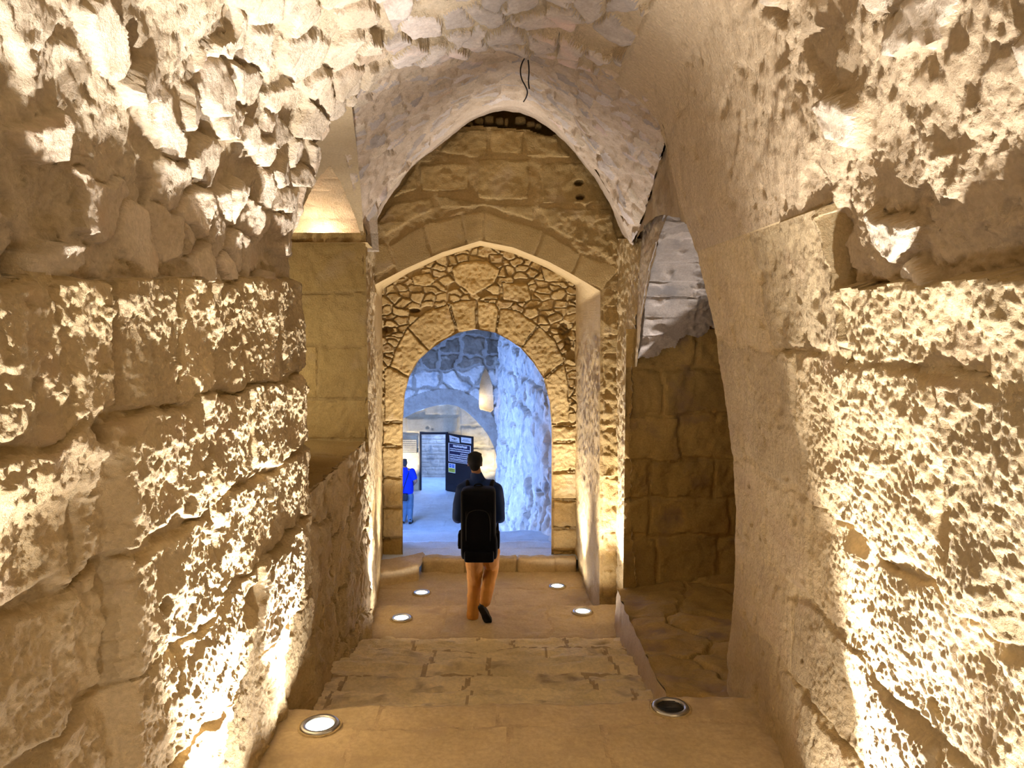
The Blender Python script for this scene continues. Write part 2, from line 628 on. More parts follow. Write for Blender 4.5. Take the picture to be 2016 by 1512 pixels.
def hall():
    n, m = len(PR), len(Yv)
    P = np.zeros((n, m, 3))
    P[..., 0] = PR[:, None, 0]
    P[..., 2] = PR[:, None, 1]
    P[..., 1] = Yv[None, :]
    X, Y, Z = P[..., 0], P[..., 1], P[..., 2]
    S = np.repeat(arc[:, None], m, 1)
    wig = .05 * fbm(P, .35, 3, 11)
    wig2 = .05 * fbm(P, .35, 3, 12)
    zl = 2.31 + .052 * (Y - 2.2) + .025 * fbm(P, .2, 2, 13)
    zr = 2.31 + .03 * fbm(P, .25, 2, 14)
    left = X < 0
    lowL = left & (Z < zl)
    lowR = ~left & (Z < np.where(Y < 2.72 + wig * .5, zr, 2.60))
    up = ~(lowL | lowR)
    # --- relief by region
    rk = rock(P, S, Y, 20)
    pt = pitted(P, 30)
    smoothR = (~left) * sstep(2.62, 3.05, Y + wig * 2 + .30 * (Z - 2.4) * 0) * sstep(1.9, 2.3, Z)        # smooth plaster haunch on the right
    pier = (~left) * sstep(3.35, 3.75, Y + wig)                                                 # hand-smoothed corner of the niche
    H = np.where(left, rk * 1.05, np.where(up, rk * 1.2, pt * 1.1 + .45 * rk))
    calm = np.clip(smoothR + pier, 0, 1)
    H = H * (1 - calm) + (0.016 * fbm(P, .35, 3, 50) + .006 * fbm(P, .07, 3, 51) - .014 * sstep(.38, .6, fbm(P, .14, 2, 52)) + .004 * perlin(P / .025, 53)) * calm
    # --- labels
    lab = np.zeros((n, m), np.int64)
    ed = np.full((n, m), 1.0)
    zz = Z - (zl - 2.40) * (Z > 2)
    l1, e1 = rows_label(Y, zz, [-1, .52, 1.0, 1.42, 1.87, 2.9],
                        [[-9, 2.3, 3.2, 4.1, 9], [-9, 2.05, 2.75, 3.6, 4.35, 9], [-9, 1.8, 2.37, 3.15, 3.85, 9],
                         [-9, 2.2, 3.05, 3.62, 4.2, 9], [-9, 1.75, 2.13, 2.44, 2.90, 3.28, 3.60, 4.3, 9]], (wig * .9, wig2 * .9))
    l2, e2 = rows_label(Y, Z, [-1, .42, .86, 1.36, 2.04, 3.4],
                        [[-9, 1.9, 2.6, 3.3, 9], [-9, 2.29, 3.06, 3.7, 9], [-9, 2.0, 2.72, 3.5, 9], [-9, 2.15, 2.74, 3.42, 9],
                         [-9, 1.9, 2.73, 3.25, 3.7, 9]], (wig * .8, wig2 * .9))
    lab = np.where(lowL, l1, np.where(lowR, l2 + 1000, 0))
    ed = np.where(lowL, np.minimum(e1, zl - Z), np.where(lowR, e2, 1.0))
    J, lab2 = jointed(lab, ed, .020, .045, P, 5, .9)
    jm = np.where(lowR, .62, 1.0) * (1 - .75 * pier)
    fade = sstep(-.22, .12, fbm(P, .4, 2, 77))
    H = H + np.where(lab > 0, J * jm * (0.35 + .65 * fade), 0)
    H = H + np.where(lowL, per_stone(lab, Y * 0, Y * 0, .022, 0, 8), 0) + np.where(lowR, per_stone(lab, Y * 0, Y * 0, .014, 0, 8) * (1 - pier), 0)
    # the block nearest the photographer stands back from its neighbour
    H = H - np.where(lowL, .075 * sstep(2.44, 2.34, Y + wig * .6) * sstep(1.80, 1.62, Z + wig2 * .5), 0)
    # deep knocked-out corners
    for (py, pz, r, d, sg) in [(2.32, 1.84, .05, .10, -1), (4.22, 1.95, .07, .07, -1), (3.05, 1.66, .05, .06, -1), (2.46, 2.30, .05, .06, -1), (4.45, 1.98, .05, .09, -1),
                               (2.62, 1.18, .05, .05, -1), (3.52, .86, .12, .06, -1), (2.72, 2.07, .05, .05, 1), (2.35, .97, .04, .07, 1), (3.0, 1.31, .10, .035, 1), (4.45, 1.22, .026, .06, 1), (4.38, .99, .022, .06, 1), (4.22, .97, .016, .05, 1), (4.1, .33, .018, .05, 1), (3.6, .55, .02, .05, 1)]:
        dd = np.hypot(Y - py + wig * .8, (Z - pz + wig2 * .8) * 1.5)
        H = H - np.where((X * sg > 0) & (Z < 2.6), d * (1 - sstep(r * .5, r * 1.2, dd)), 0)
    # --- rubble of the upper vault
    w3, w4 = .022 * fbm(P, .10, 3, 15), .022 * fbm(P, .10, 3, 16)
    ru, eu, du, dv = vor(Y + wig * 1.2 + w3, S + wig2 * 1.2 + w4, .235, .165, 61, .95)
    pr = rnd(ru, 62)
    mass = np.where(left, 1 - sstep(2.75, 3.35, Y + wig * 3), 1.0)
    crown = sstep(.75, .5, np.abs(X)) * (Z > 3.3)
    keep = np.where(left, np.where(mass > .5, .26, .82), .18 * (1 - calm))
    keep = np.where(crown > .5, np.where(X < .25, .9, .5), keep)
    is_st = up & (pr < keep) & (np.abs(X) > -1)
    Hs = .042 * sstep(0, .020, eu) + per_stone(ru, du, dv, .022, .46, 63) * sstep(.0, .015, eu)
    H = np.where(is_st, H * .5 + Hs, H)
    H = np.where(up & ~is_st & (crown + (left & (mass < .5)) > .5), H * .8 - .018, H)
    # pockets where stones fell out of the mortar mass
    ho, eh, _, _ = vor(Y + wig * 2, S + wig2 * 2, .30, .22, 71, .95)
    pocket = up & ~is_st & (rnd(ho, 72) < .40)
    H = H - np.where(pocket, .035 * sstep(.015, .05, eh), 0) * (1 - smoothR)
    _, inv = np.unique(ru, return_inverse=True)
    lab3 = np.where(is_st & (eu > .005), 5000 + inv.reshape(ru.shape), 0)
    # --- ledges: the ashlar stands proud of the vault above
    H = H + np.where(lowL, .080, 0) + np.where(lowR & (Y < 2.74 + wig * .3), .075 * sstep(2.90, 2.70, Y), 0)
    # rough foot of the walls
    H = H + .05 * sstep(.5, 0, Z) * (fbm(P, .4, 2, 90) + .35) * (1 - pier * .6)
    # free edge of the vault is broken
    H = H * np.where(Y > EDGE_Y - .02, .6, 1)
    lower = lab2 * ((lowL | lowR) & (Y > -9))
    return P, H, lower, lab3, lowL, lowR, up, pier


P, H, low, upl, lowL, lowR, up, pier = hall()
Zq = quad_centre(P[..., 2]); Xq = quad_centre(P[..., 0])
n3, _fl = normals(P, (0, 2, 1.5))
full = P + n3 * H[..., None]
qL, qR, qU = [quad_centre(a.astype(float)) for a in (lowL, lowR, up)]
mL = (qL >= .5) & (Xq < 0)
mR = (qR >= .5) & (Xq > 0) & ~mL
mU = ~(mL | mR)
T = (0, 2, 1.5)


def cut(r0, r1):
    return slice(r0, r1)


# profile runs right foot -> crown -> left foot
iR = np.where((lowR).any(1))[0].max() + 2
iL = np.where((lowL).any(1))[0].min() - 1
sR, sL = slice(0, iR + 1), slice(iL, len(PR))
wall_right = sheet('wall_right', full[sR], T, None, low[sR], ~mR[0:iR], M['mortar'], 'lime', 'ashlar_block',
                   label='rough pitted limestone wall right of the stair, lit from below', limit=60)
wall_left = sheet('wall_left', full[sL], T, None, low[sL], ~mL[iL:], M['mortar'], 'lime', 'ashlar_block',
                  label='rough limestone block wall left of the stair, lit from below', limit=60)


def up_mat(c, k):
    return M['grey_rubble'] if (abs(c[0]) < .72 and c[2] > 3.3) else M['rubble']


ceiling = sheet('ceiling', full, T, None, upl, ~mU, M['vault_mortar'], up_mat, 'rubble_stone',
                label='rubble and plaster barrel vault over the stair', cat='vault', limit=300)

# end faces of the stair hall sheets, hidden from the stair: close the thickness of vault and walls
endp = full[:, -1]


def end_face():
    out = endp.copy()
    c = np.array([0.0, EDGE_Y, 1.9])
    d = endp - c
    d[:, 1] = 0
    d /= np.linalg.norm(d, axis=1, keepdims=True)
    G = np.stack([endp, endp + d * .25, endp + d * .6, endp + d * 1.9], 1)
    G[:, 1:, 1] += .02
    sheet('wall_hall_end', G, (0, 9, 2), None, None, None, M['mortar'], label='broken far end of the stair hall walls and vault')


end_face()

# ------------------------------------------------------------------ groin bay beyond: web between the near vault end and the arch
ARCH_Y, GATE_Y, INNER_Y = 7.6, 8.35, 10.3
C1px = [(690, 190), (760, 140), (850, 110), (1010, 92), (1150, 125), (1250, 190), (1300, 240)]
C1 = smooth_poly([at(x, y, EDGE_Y) for x, y in C1px], 2)
_cc = np.array([0.0, EDGE_Y, 2.6])
C1 = C1 + .035 * (C1 - _cc) / np.linalg.norm(C1 - _cc, axis=1, keepdims=True)
C1[:, 1] = EDGE_Y - .13
C2px = [(720, 463), (740, 420), (778, 353), (827, 298), (883, 245), (942, 209), (1007, 193), (1037, 196), (1073, 219), (1138, 288), (1191, 363), (1230, 440), (1248, 481)]
C2 = smooth_poly([at(x, y, ARCH_Y) for x, y in C2px], 1)
C3px = [(725, 466), (740, 436), (762, 393), (811, 327), (863, 288), (909, 249), (958, 222), (1007, 214), (1066, 240), (1102, 268), (1145, 317), (1191, 380), (1223, 452), (1241, 486)]
C3 = smooth_poly([at(x, y, 8.2) for x, y in C3px], 1)


def web():
    nu, nv = 190, 150
    a, _ = resample(C1, 1, nu)
    b, _ = resample(C2, 1, nu)
    t = np.linspace(0, 1, nv)[None, :, None]
    P = a[:, None, :] * (1 - t) + b[:, None, :] * t
    # the web swells up between its two edges, and its side creases curve like groins
    edge = np.abs(np.linspace(-1, 1, nu))[:, None] ** 3
    tt = t[..., 0]
    P[..., 2] += .20 * np.sin(np.pi * tt) * edge + .05 * np.sin(np.pi * tt)
    P[..., 0] += np.sign(np.linspace(-1, 1, nu))[:, None] * .10 * np.sin(np.pi * tt) * edge
    u = np.repeat(np.linspace(0, 3.9, nu)[:, None], nv, 1)
    v = np.repeat(np.linspace(0, 2.9, nv)[None, :], nu, 0)
    w1, w2 = .05 * fbm(P, .3, 3, 3), .05 * fbm(P, .3, 3, 4)
    sid, ed, du, dv = vor(u + w1, v + w2, .27, .17, 15, .9)
    on = rnd(sid, 16) < .55
    H = .03 * fbm(P, .4, 3, 1) + .012 * ridged(P, .12, 3, 2) + .018 * facets(u + w1, v + w2, .2, 9, .5) + .012 * facets(u + w2, v + w1, .09, 10, .6)
    H = np.where(on, H * .7 + .022 * sstep(0, .03, ed) + per_stone(sid, du, dv, .012, .25, 17), H)
    _, inv = np.unique(sid, return_inverse=True)
    lab = np.where(on & (ed > .016), 1 + inv.reshape(sid.shape), 0)
    H[:, 0] *= .3
    sheet('ceiling_bay', P, (0, 6, 1), H, lab, None, M['web'], lambda c, k: M['grey_rubble'] if k % 3 else M['rubble'], 'vault_stone',
          label='rubble groin vault over the lower landing before the gate arch', cat='vault')
    return P


WEBP = web()


def arch_band():
    P = loft(C2, C3, 200, 28)
    H = .012 * fbm(P, .25, 3, 5) + .004 * ridged(P, .06, 2, 6)
    H[:, 0] *= .2
    sheet('trim_arch', P, (0, 8, 1.5), H, None, None, M['web'], label='pointed plastered arch band above the gate wall', cat='arch')


arch_band()


# ------------------------------------------------------------------ gate wall (big arch in front) and passage wall with the inner arch
def plane_grid(x0, x1, z0, z1, Y, step):
    xs = np.arange(x0, x1 + step, step)
    zs = np.arange(z0, z1 + step, step)
    X, Z = np.meshgrid(xs, zs, indexing='ij')
    return X, Z


def px_curve(px, Y):
    return np.array([at(x, y, Y)[[0, 2]] for x, y in px])


GATEpx = [(737, 1240), (736, 900), (735, 562), (800, 528), (870, 497), (945, 474), (1010, 487), (1080, 515), (1130, 542), (1182, 573), (1181, 800), (1180, 1240)]
vous = [[(722, 470), (763, 481), (781, 522), (738, 545), (734, 562), (715, 560)], [(763, 481), (832, 442), (850, 505), (781, 537)], [(832, 442), (909, 422), (921, 482), (850, 506)],
        [(909, 422), (955, 415), (950, 474), (921, 483)], [(955, 415), (1070, 452), (1053, 505), (1010, 488), (950, 474)],
        [(1070, 452), (1145, 497), (1127, 542), (1053, 505)], [(1145, 497), (1222, 527), (1185, 576), (1127, 542)]]
tymp = [[(760, 402), (822, 322), (821, 374), (790, 384)], [(826, 322), (922, 318), (924, 377), (826, 379)], [(938, 311), (1043, 313), (1043, 396), (940, 393)],
        [(1062, 330), (1075, 320), (1170, 318), (1200, 405), (1066, 402)],
        [(858, 300), (900, 256), (960, 252), (962, 304), (930, 312)], [(963, 252), (1032, 256), (1030, 306), (966, 304)], [(1034, 257), (1095, 268), (1128, 312), (1036, 308)],
        [(742, 440), (770, 398), (850, 388), (858, 412), (800, 440), (760, 465)], [(860, 384), (960, 398), (1055, 404), (1050, 436), (960, 408), (865, 412)],
        [(1058, 406), (1205, 412), (1226, 500), (1200, 510), (1080, 448)]]
ys = [576, 606, 662, 700, 780, 845, 940, 1045, 1120, 1180]
pier_st = [[(1186, a + 1), (1232, a + 1), (1232, b - 1), (1185, b - 1)] for a, b in zip(ys[:-1], ys[1:])]


def gate_wall():
    Y = GATE_Y
    st = .0135
    X, Z = plane_grid(-1.75, 1.32, -1.3, 4.62, Y, st)
    cv = px_curve(GATEpx, Y)
    X, Z = wrap_snap(X, Z, cv, st)
    P = np.stack([X, np.full_like(X, Y), Z], -1)
    hole = inside_poly(quad_centre(X), quad_centre(Z), cv)
    topc = px_curve([(880, 262), (905, 252), (935, 247), (990, 252), (1040, 255), (1075, 268), (1120, 262), (1120, 100), (860, 100)], Y)
    hole |= inside_poly(quad_centre(X), quad_centre(Z), topc)
    pxx, pyy = to_px(P)
    w1, w2 = 2.2 * fbm(P, .2, 2, 21), 2.2 * fbm(P, .2, 2, 22)
    lab, ed = poly_labels(pxx + w1, pyy + w2, vous + tymp + pier_st)
    ed = ed * Y / FPX
    J, lab2 = jointed(lab, ed, .014, .022, P, 31, .6)
    isv = (lab > 0) & (lab <= len(vous))
    ispier = lab > len(vous) + len(tymp)
    rough = .014 * fbm(P, .25, 3, 23) + .006 * facets(X, Z, .13, 25) + .005 * ridged(P, .08, 2, 24) + .004 * perlin(P / .045, 26)
    H = np.where(isv, .003 * fbm(P, .2, 3, 27) + .0012 * fbm(P, .04, 2, 28), rough)
    H = np.where(ispier | ((pxx > 1100) & (pyy > 395) & ~isv), rough * 2.0 + .010 * ridged(P, .12, 3, 29), H)
    H = H + np.where(lab > 0, J * np.where(isv, .45, .8), -.012) + per_stone(lab, X * 0, X * 0, .006, 0, 33)
    # two beam holes in the right tympanum block
    for hx, hy in ((1140, 360), (1143, 388)):
        c = at(hx, hy, Y)
        H = H - .16 * (1 - sstep(.025, .042, np.hypot((X - c[0]) * .8, (Z - c[2]) * 1.4)))
    d, _, _ = seg_near(X, Z, cv, False)
    H = H * sstep(0, .03, d)
    sheet('wall_gate', P, (0, 0, 2), H, lab2, hole, M['goldmortar'], 'gold', 'ashlar_stone',
          label='golden ashlar wall with the wide pointed gate arch', limit=80)
    return cv


GC = gate_wall()

INNERpx = [(793, 1260), (793, 830), (797, 775), (806, 741), (825, 708), (845, 690), (870, 672), (900, 656), (936, 648), (975, 655), (1003, 670), (1025, 685),
           (1050, 714), (1070, 745), (1082, 790), (1086, 840), (1085, 1260)]
ivous = [[(756, 830), (757, 726), (766, 722), (806, 742), (796, 778), (793, 830)], [(766, 722), (776, 690), (801, 645), (845, 690), (825, 708), (806, 742)],
         [(801, 645), (838, 612), (884, 598), (899, 656), (870, 672), (845, 690)], [(886, 598), (905, 590), (938, 590), (938, 648), (901, 656)],
         [(939, 590), (975, 596), (984, 608), (976, 655), (940, 648)], [(985, 606), (1020, 612), (1060, 640), (1027, 684), (1003, 670), (977, 655)],
         [(1061, 641), (1095, 672), (1113, 712), (1070, 745), (1050, 714), (1027, 686)], [(1113, 714), (1120, 760), (1122, 832), (1087, 836), (1082, 790), (1071, 747)]]
lq = [832, 880, 940, 1000, 1060, 1102]
iquo = [[(752, a + 1), (793, a + 1), (793, b - 1), (752, b - 1)] for a, b in zip(lq[:-1], lq[1:])]
rq = [838, 870, 930, 985, 1040, 1088]
iquo += [[(1087, a + 1), (1140, a + 1), (1140, b - 1), (1087, b - 1)] for a, b in zip(rq[:-1], rq[1:])]
irub = [[(888, 528), (905, 516), (960, 512), (985, 530), (975, 560), (930, 582), (895, 556)], [(988, 556), (1040, 556), (1048, 590), (1020, 598), (990, 592)],
        [(942, 484), (960, 482), (985, 500), (960, 510), (938, 505)], [(960, 498), (990, 500), (992, 520), (966, 518)], [(810, 545), (845, 536), (858, 552), (840, 566), (815, 562)],
        [(1064, 524), (1130, 548), (1132, 556), (1072, 556)]]


def inner_wall():
    Y = INNER_Y
    st = .0115
    X, Z = plane_grid(-2.1, 1.25, -1.35, 3.75, Y, st)
    cv = px_curve(INNERpx, Y)
    X, Z = wrap_snap(X, Z, cv, st)
    P = np.stack([X, np.full_like(X, Y), Z], -1)
    hole = inside_poly(quad_centre(X), quad_centre(Z), cv)
    pxx, pyy = to_px(P)
    w1, w2 = 2.0 * fbm(P, .2, 2, 41), 2.0 * fbm(P, .2, 2, 42)
    lab, ed = poly_labels(pxx + w1, pyy + w2, ivous + iquo + irub)
    ed = ed * Y / FPX
    J, lab2 = jointed(lab, ed, .013, .035, P, 43, .6)
    rough = .014 * fbm(P, .22, 3, 44) + .010 * ridged(P, .09, 3, 45) + 0.010 * perlin(P / .05, 46) + .005 * perlin(P / .028, 48)
    u, v = X + .03 * fbm(P, .15, 2, 47), Z + .03 * fbm(P, .15, 2, 48)
    ext = sstep(1020, 1060, pxx)
    sid, e2, du, dv = vor(u, v, .175, .098, 49, .95)
    on = (lab == 0) & (rnd(sid, 50) < .9)
    Hr = .042 * sstep(0, .013, e2) - .03 + per_stone(sid, du, dv, .016, .34, 51) * sstep(0, .012, e2) + .007 * ridged(P, .06, 2, 52) + .005 * facets(u, v, .06, 54)
    H = np.where(lab > 0, rough + J + per_stone(lab, X * 0, X * 0, .008, 0, 53), np.where(on, Hr, -.03 + rough * .5))
    H = H + np.where(lab > len(ivous) + len(iquo), .012, 0)
    # dark hollows beside the voussoirs where small stones are missing
    for hx, hy, rx, ry in ((762, 650, 14, 8), (1112, 650, 14, 18), (1118, 676, 8, 16), (815, 612, 12, 5)):
        q = np.hypot((pxx - hx) / rx, (pyy - hy) / ry)
        H = H - .13 * (1 - sstep(.5, 1.1, q))
    _, inv = np.unique(sid, return_inverse=True)
    lab2 = np.where(lab > 0, lab2, np.where(on & (e2 > .009), 1000 + inv.reshape(sid.shape), 0))
    d, _, _ = seg_near(X, Z, cv, False)
    H = H * sstep(0, .03, d)
    sheet('wall_inner_gate', P, (0, 0, 2), H, lab2, hole, M['goldmortar'], 'gold', 'arch_stone',
          label='rubble wall with voussoirs around the inner pointed archway', limit=300)
    return cv


IC = inner_wall()


def reveal(name, curve, Y0, curve2, Y1, mat, label, toward, n, k, part_u=None):
    A = np.stack([curve[:, 0], np.full(len(curve), Y0), curve[:, 1]], 1)
    B = np.stack([curve2[:, 0], np.full(len(curve2), Y1), curve2[:, 1]], 1)
    P = loft(A, B, n, k)
    H = .016 * fbm(P, .3, 3, 61) + .010 * ridged(P * np.array([1, 1, .6]), .08, 3, 62) + .010 * perlin(P / .05, 63) + .005 * perlin(P / .028, 64)
    # keep the soffit of the arch dressed smooth
    sm = sstep(1.7, 2.1, P[..., 2]) if Y0 < 9 else 1
    H = H * (1 - .8 * sm)
    H[:, 0] = 0
    H[:, -1] *= .3
    return sheet(name, P, toward, H, None, None, mat, label=label, cat='reveal')


G2px = [(752, 1260), (752, 900), (752, 570), (805, 537), (872, 506), (945, 484), (1008, 498), (1076, 527), (1105, 544), (1133, 562), (1133, 800), (1134, 1260)]
# inner jambs of the gate passage: vertical rough faces and the arch soffit
GB = px_curve(G2px, INNER_Y + .03)
reveal('wall_gate_reveal', GC, GATE_Y, GB, INNER_Y + .03, M['goldmortar'], 'lit reveal and soffit inside the wide gate arch', (-.3, 9.3, 1), 460, 120)
IB = IC.copy()
IB[:, 0] += np.where(IC[:, 0] > -.5, -.015 * 0 + .03, -.12)
reveal('wall_inner_reveal', IC, INNER_Y, IB, INNER_Y + .6, M['passage'], 'pale reveal of the inner pointed archway', (-.5, 10.6, .5), 260, 24)

# little stones in the dark gap above the gate wall
gap = empty('trim_gap_stones', (0, GATE_Y + .1, 4.2), 'small loose stones in the dark gap under the arch crown', 'stones', None, 'structure')


def pebble(name, c, size, seed, mat, parent=None, rot=0.0, sub=2):
    bm = bmesh.new()
    bmesh.ops.create_icosphere(bm, subdivisions=sub, radius=1)
    v = np.array([x.co[:] for x in bm.verts])
    s = np.sign(v) * np.abs(v) ** .62
    s = s * np.asarray(size) / 2
    s = s * (1 + .22 * perlin(v * 1.3 + seed * 7.7, seed)[:, None])
    cr, sr = math.cos(rot), math.sin(rot)
    s = np.stack([s[:, 0] * cr - s[:, 2] * sr, s[:, 1], s[:, 0] * sr + s[:, 2] * cr], 1)
    for x, y in zip(bm.verts, s):
        x.co = y
    me = bpy.data.meshes.new(name)
    bm.to_mesh(me); bm.free()
    o = bpy.data.objects.new(name, me)
    me.materials.append(mat)
    o.location = c
    COL.objects.link(o)
    if parent is not None:
        o.parent = parent
        o.matrix_parent_inverse = Matrix.Translation(-Vector(parent.location))
    return o


for k, (x, y, w, h) in enumerate([(944, 240, 18, 13), (963, 237, 19, 17), (984, 241, 17, 15), (997, 243, 8, 16), (1025, 238, 22, 16), (1045, 246, 18, 12), (1060, 250, 14, 10), (925, 246, 12, 8)]):
    s = (GATE_Y + .16) / FPX
    pebble('gap_stone', at(x, y, GATE_Y + .16), (w * s, .12, h * s), k, M['gold'], gap, .15 * (k % 3 - 1))

# ------------------------------------------------------------------ corner piers, side niches
def simple(name, A, B, nu, nv, toward, mat, label, amp=1.0, cat='wall', lab=None, fine=1.0):
    P = loft(A, B, nu, nv)
    H = amp * (.016 * fbm(P, .35, 3, 71) + fine * (.008 * ridged(P, .08, 3, 72) + .005 * perlin(P / .04, 73)))
    return sheet(name, P, toward, H, None, None, mat, label=label, cat=cat)


# left corner pier: faces the passage, between niche and gate wall
lc = [(713, 440), (717, 600), (718, 860), (716, 1000), (720, 1120), (726, 1240)]
simple('wall_left_pier', [at(x, y, 7.4) for x, y in lc], [at(x + 20 + (6 if y < 500 else 0) - (2 if y > 900 else 0), y, GATE_Y + .03) for x, y in lc], 200, 50, (0, 7.5, 1), M['mortar'],
       'narrow lit pier between the left niche and the gate wall', 1.5, fine=1.6)
rc = [(1268, 470), (1262, 560), (1250, 660), (1244, 800), (1243, 1000), (1248, 1060), (1256, 1165), (1258, 1240)]
simple('wall_right_pier', [at(x, y, 7.6) for x, y in rc], [at(1216, y, GATE_Y + .03) for x, y in rc], 200, 50, (0, 7.5, 1), M['mortar'],
       'brightly lit rough corner between the gate wall and the right niche', 1.5, fine=2.2)


def niche_left():
    Y = 7.4
    st = .018
    xr = -1.418
    X, Z = plane_grid(-2.9, xr, .9, 3.02, Y, st)
    P = np.stack([X, np.full_like(X, Y), Z], -1)
    z = [at(640, y, Y)[2] for y in (900, 865, 786, 681, 577, 463)]
    z[0] -= .2; z[-1] += .1
    xs = lambda *p: [-9] + [at(q, 600, Y)[0] for q in p] + [9]
    w = (.03 * fbm(P, .2, 2, 81), .02 * fbm(P, .2, 2, 82))
    lab, ed = rows_label(X, Z, z, [xs(640), xs(560), xs(622), xs(540), xs(640 - 90)], w)
    J, lab2 = jointed(lab, ed, .014, .02, P, 83, .7)
    H = .022 * fbm(P, .3, 3, 84) + .012 * ridged(P, .11, 3, 85) + .006 * facets(X, Z, .12, 86) + .006 * perlin(P / .05, 88) + J + per_stone(lab, X * 0, X * 0, .012, 0, 87)
    H[-1] = 0
    sheet('wall_left_niche', P, (0, 0, 2), H, lab2, None, M['goldmortar'], 'gold', 'ashlar_stone', label='golden block wall at the far side of the left niche')
    # dado under the ledge
    top = [at(585, 985, 4.72), at(640, 935, 5.9), at(712, 866, 7.42)]
    bot = [p.copy() for p in top]
    for b, zz in zip(bot, (-.6, -.75, -1.2)):
        b[2] = zz
    bot[0][0] += .04
    bot[2][0] = at(727, 1240, 7.42)[0] + .02; bot[1][0] += .03
    top[2] = top[2] + np.array([.02, .03, 0])
    Pd = loft(bot, top, 150, 90)
    u = Pd[..., 1]; v = Pd[..., 2]
    Hd = 1.3 * rock(Pd, u, v, 91) + .02 * ridged(Pd * np.array([1, 1, .35]), .2, 3, 92)
    sid, ed, du, dv = vor(u + .1 * fbm(Pd, .3, 2, 93), v + .1 * fbm(Pd, .3, 2, 94), .75, .62, 95, .8)
    _, inv = np.unique(sid, return_inverse=True)
    J, l2 = jointed(1 + inv.reshape(sid.shape), ed, .02, .04, Pd, 96, .8)
    sheet('wall_left_dado', Pd, (0, 6, 1), Hd + J, l2, None, M['mortar'], 'lime', 'dado_stone', label='dark rough rock dado below the left ledge')
    # ledge
    A = [p + np.array([.02, 0, -.01]) for p in top]
    B = [np.array([-3.0, p[1], p[2] + .02]) for p in top]
    Pl = loft(A, B, 130, 80)
    w = (.02 * fbm(Pl, .3, 2, 97), .02 * fbm(Pl, .3, 2, 98))
    lab, ed = rows_label(Pl[..., 1], Pl[..., 0], [-9, -2.2, 9], [[0, 5.6, 9], [0, 5.15, 6.0, 6.7, 9]], w)
    J, l2 = jointed(lab, ed, .012, .012, Pl, 99, .7)
    sheet('trim_ledge', Pl, (-1.6, 6, 3), .010 * fbm(Pl, .3, 3, 100) + .004 * ridged(Pl * np.array([.4, 1, 1]), .08, 2, 101) + J, l2, None, M['goldmortar'], 'gold', 'ledge_stone',
          label='flat stone ledge of the left niche', cat='ledge')
    # plaster side vault with an opening cut as the lit triangle
    G = smooth_poly([at(690, 188, 4.66), at(702, 285, 6.1), at(711, 380, 6.95), at(716, 463, 7.4)], 2)
    G2 = G.copy()
    G2[:, 0] = -3.0
    Pv = loft(G, G2, 260, 300)
    tri = [(650, 325), (668, 352), (690, 402), (712, 465), (640, 470), (568, 466), (572, 452), (600, 400), (625, 352)]
    # clean edge: move grid vertices onto the outline along the surface
    pxx, pyy = to_px(Pv)
    hole = inside_poly(quad_centre(pxx), quad_centre(pyy), tri)
    Hv = .014 * fbm(Pv, .4, 3, 102) + .0035 * ridged(Pv, .08, 3, 103)
    sheet('ceiling_left_niche', Pv, (-1.6, 5.5, 1.5), Hv, None, hole, M['plaster'], label='smooth brown plaster vault of the left niche', cat='vault')
    # recess of long courses, added to give the lit triangle its shape
    Zl = [2.86, 3.03, 3.17, 3.29, 3.41, 3.52, 3.64, 3.8, 4.2]
    s, _ = resample([(7.62, 2.86), (7.55, 3.2), (7.3, 3.55), (6.9, 3.9), (6.6, 4.1)], .018)
    xs_ = np.arange(-2.9, -1.3, .018)
    Pq = np.zeros((len(xs_), len(s), 3))
    Pq[..., 0] = xs_[:, None]; Pq[..., 1] = s[None, :, 0]; Pq[..., 2] = s[None, :, 1]
    w = (.02 * fbm(Pq, .2, 2, 104), .008 * fbm(Pq, .2, 2, 105))
    lab, ed = rows_label(Pq[..., 0], Pq[..., 2], Zl, rand_splits(Zl, -3, -1.2, .7, 1.4, 6), w)
    J, l2 = jointed(lab, ed, .007, .008, Pq, 106, .6)
    sheet('wall_triangle_recess', Pq, (-1.6, 5, 3), .006 * fbm(Pq, .2, 3, 107) + J, l2, None, M['rubble'], 'rubble', 'course_stone', label='added recess that shapes the lit triangle on the vault of the left niche')
    sill = loft([np.array([-3, 7.36, 2.93]), np.array([-1.38, 7.36, 2.93])], [np.array([-3, 7.75, 2.88]), np.array([-1.38, 7.75, 2.88])], 60, 14)
    sheet('trim_sill', sill, (-2, 7.5, 4), .006 * fbm(sill, .2, 2, 1), None, None, M['goldmortar'], label='added sill that hides the light of the lit triangle', cat='ledge')
    return top


LEDGE = niche_left()
for _l, _e in (((-1.86, 7.45, 2.985), 9.0), ((-2.62, 7.32, 3.27), 30.0)):  # hidden lights added inside the recess to brighten the triangle
    p = bpy.data.lights.new('recess_fill', 'POINT'); p.energy = _e; p.shadow_soft_size = .03; p.color = (1, .84, .72)
    po = bpy.data.objects.new('recess_fill', p); po.location = _l; COL.objects.link(po)


spot('niche_lamp', (-2.75, 6.2, 1.7), (-2.0, 7.4, 1.9), 75, 130, 1.0, .05, (1, .88, .70))


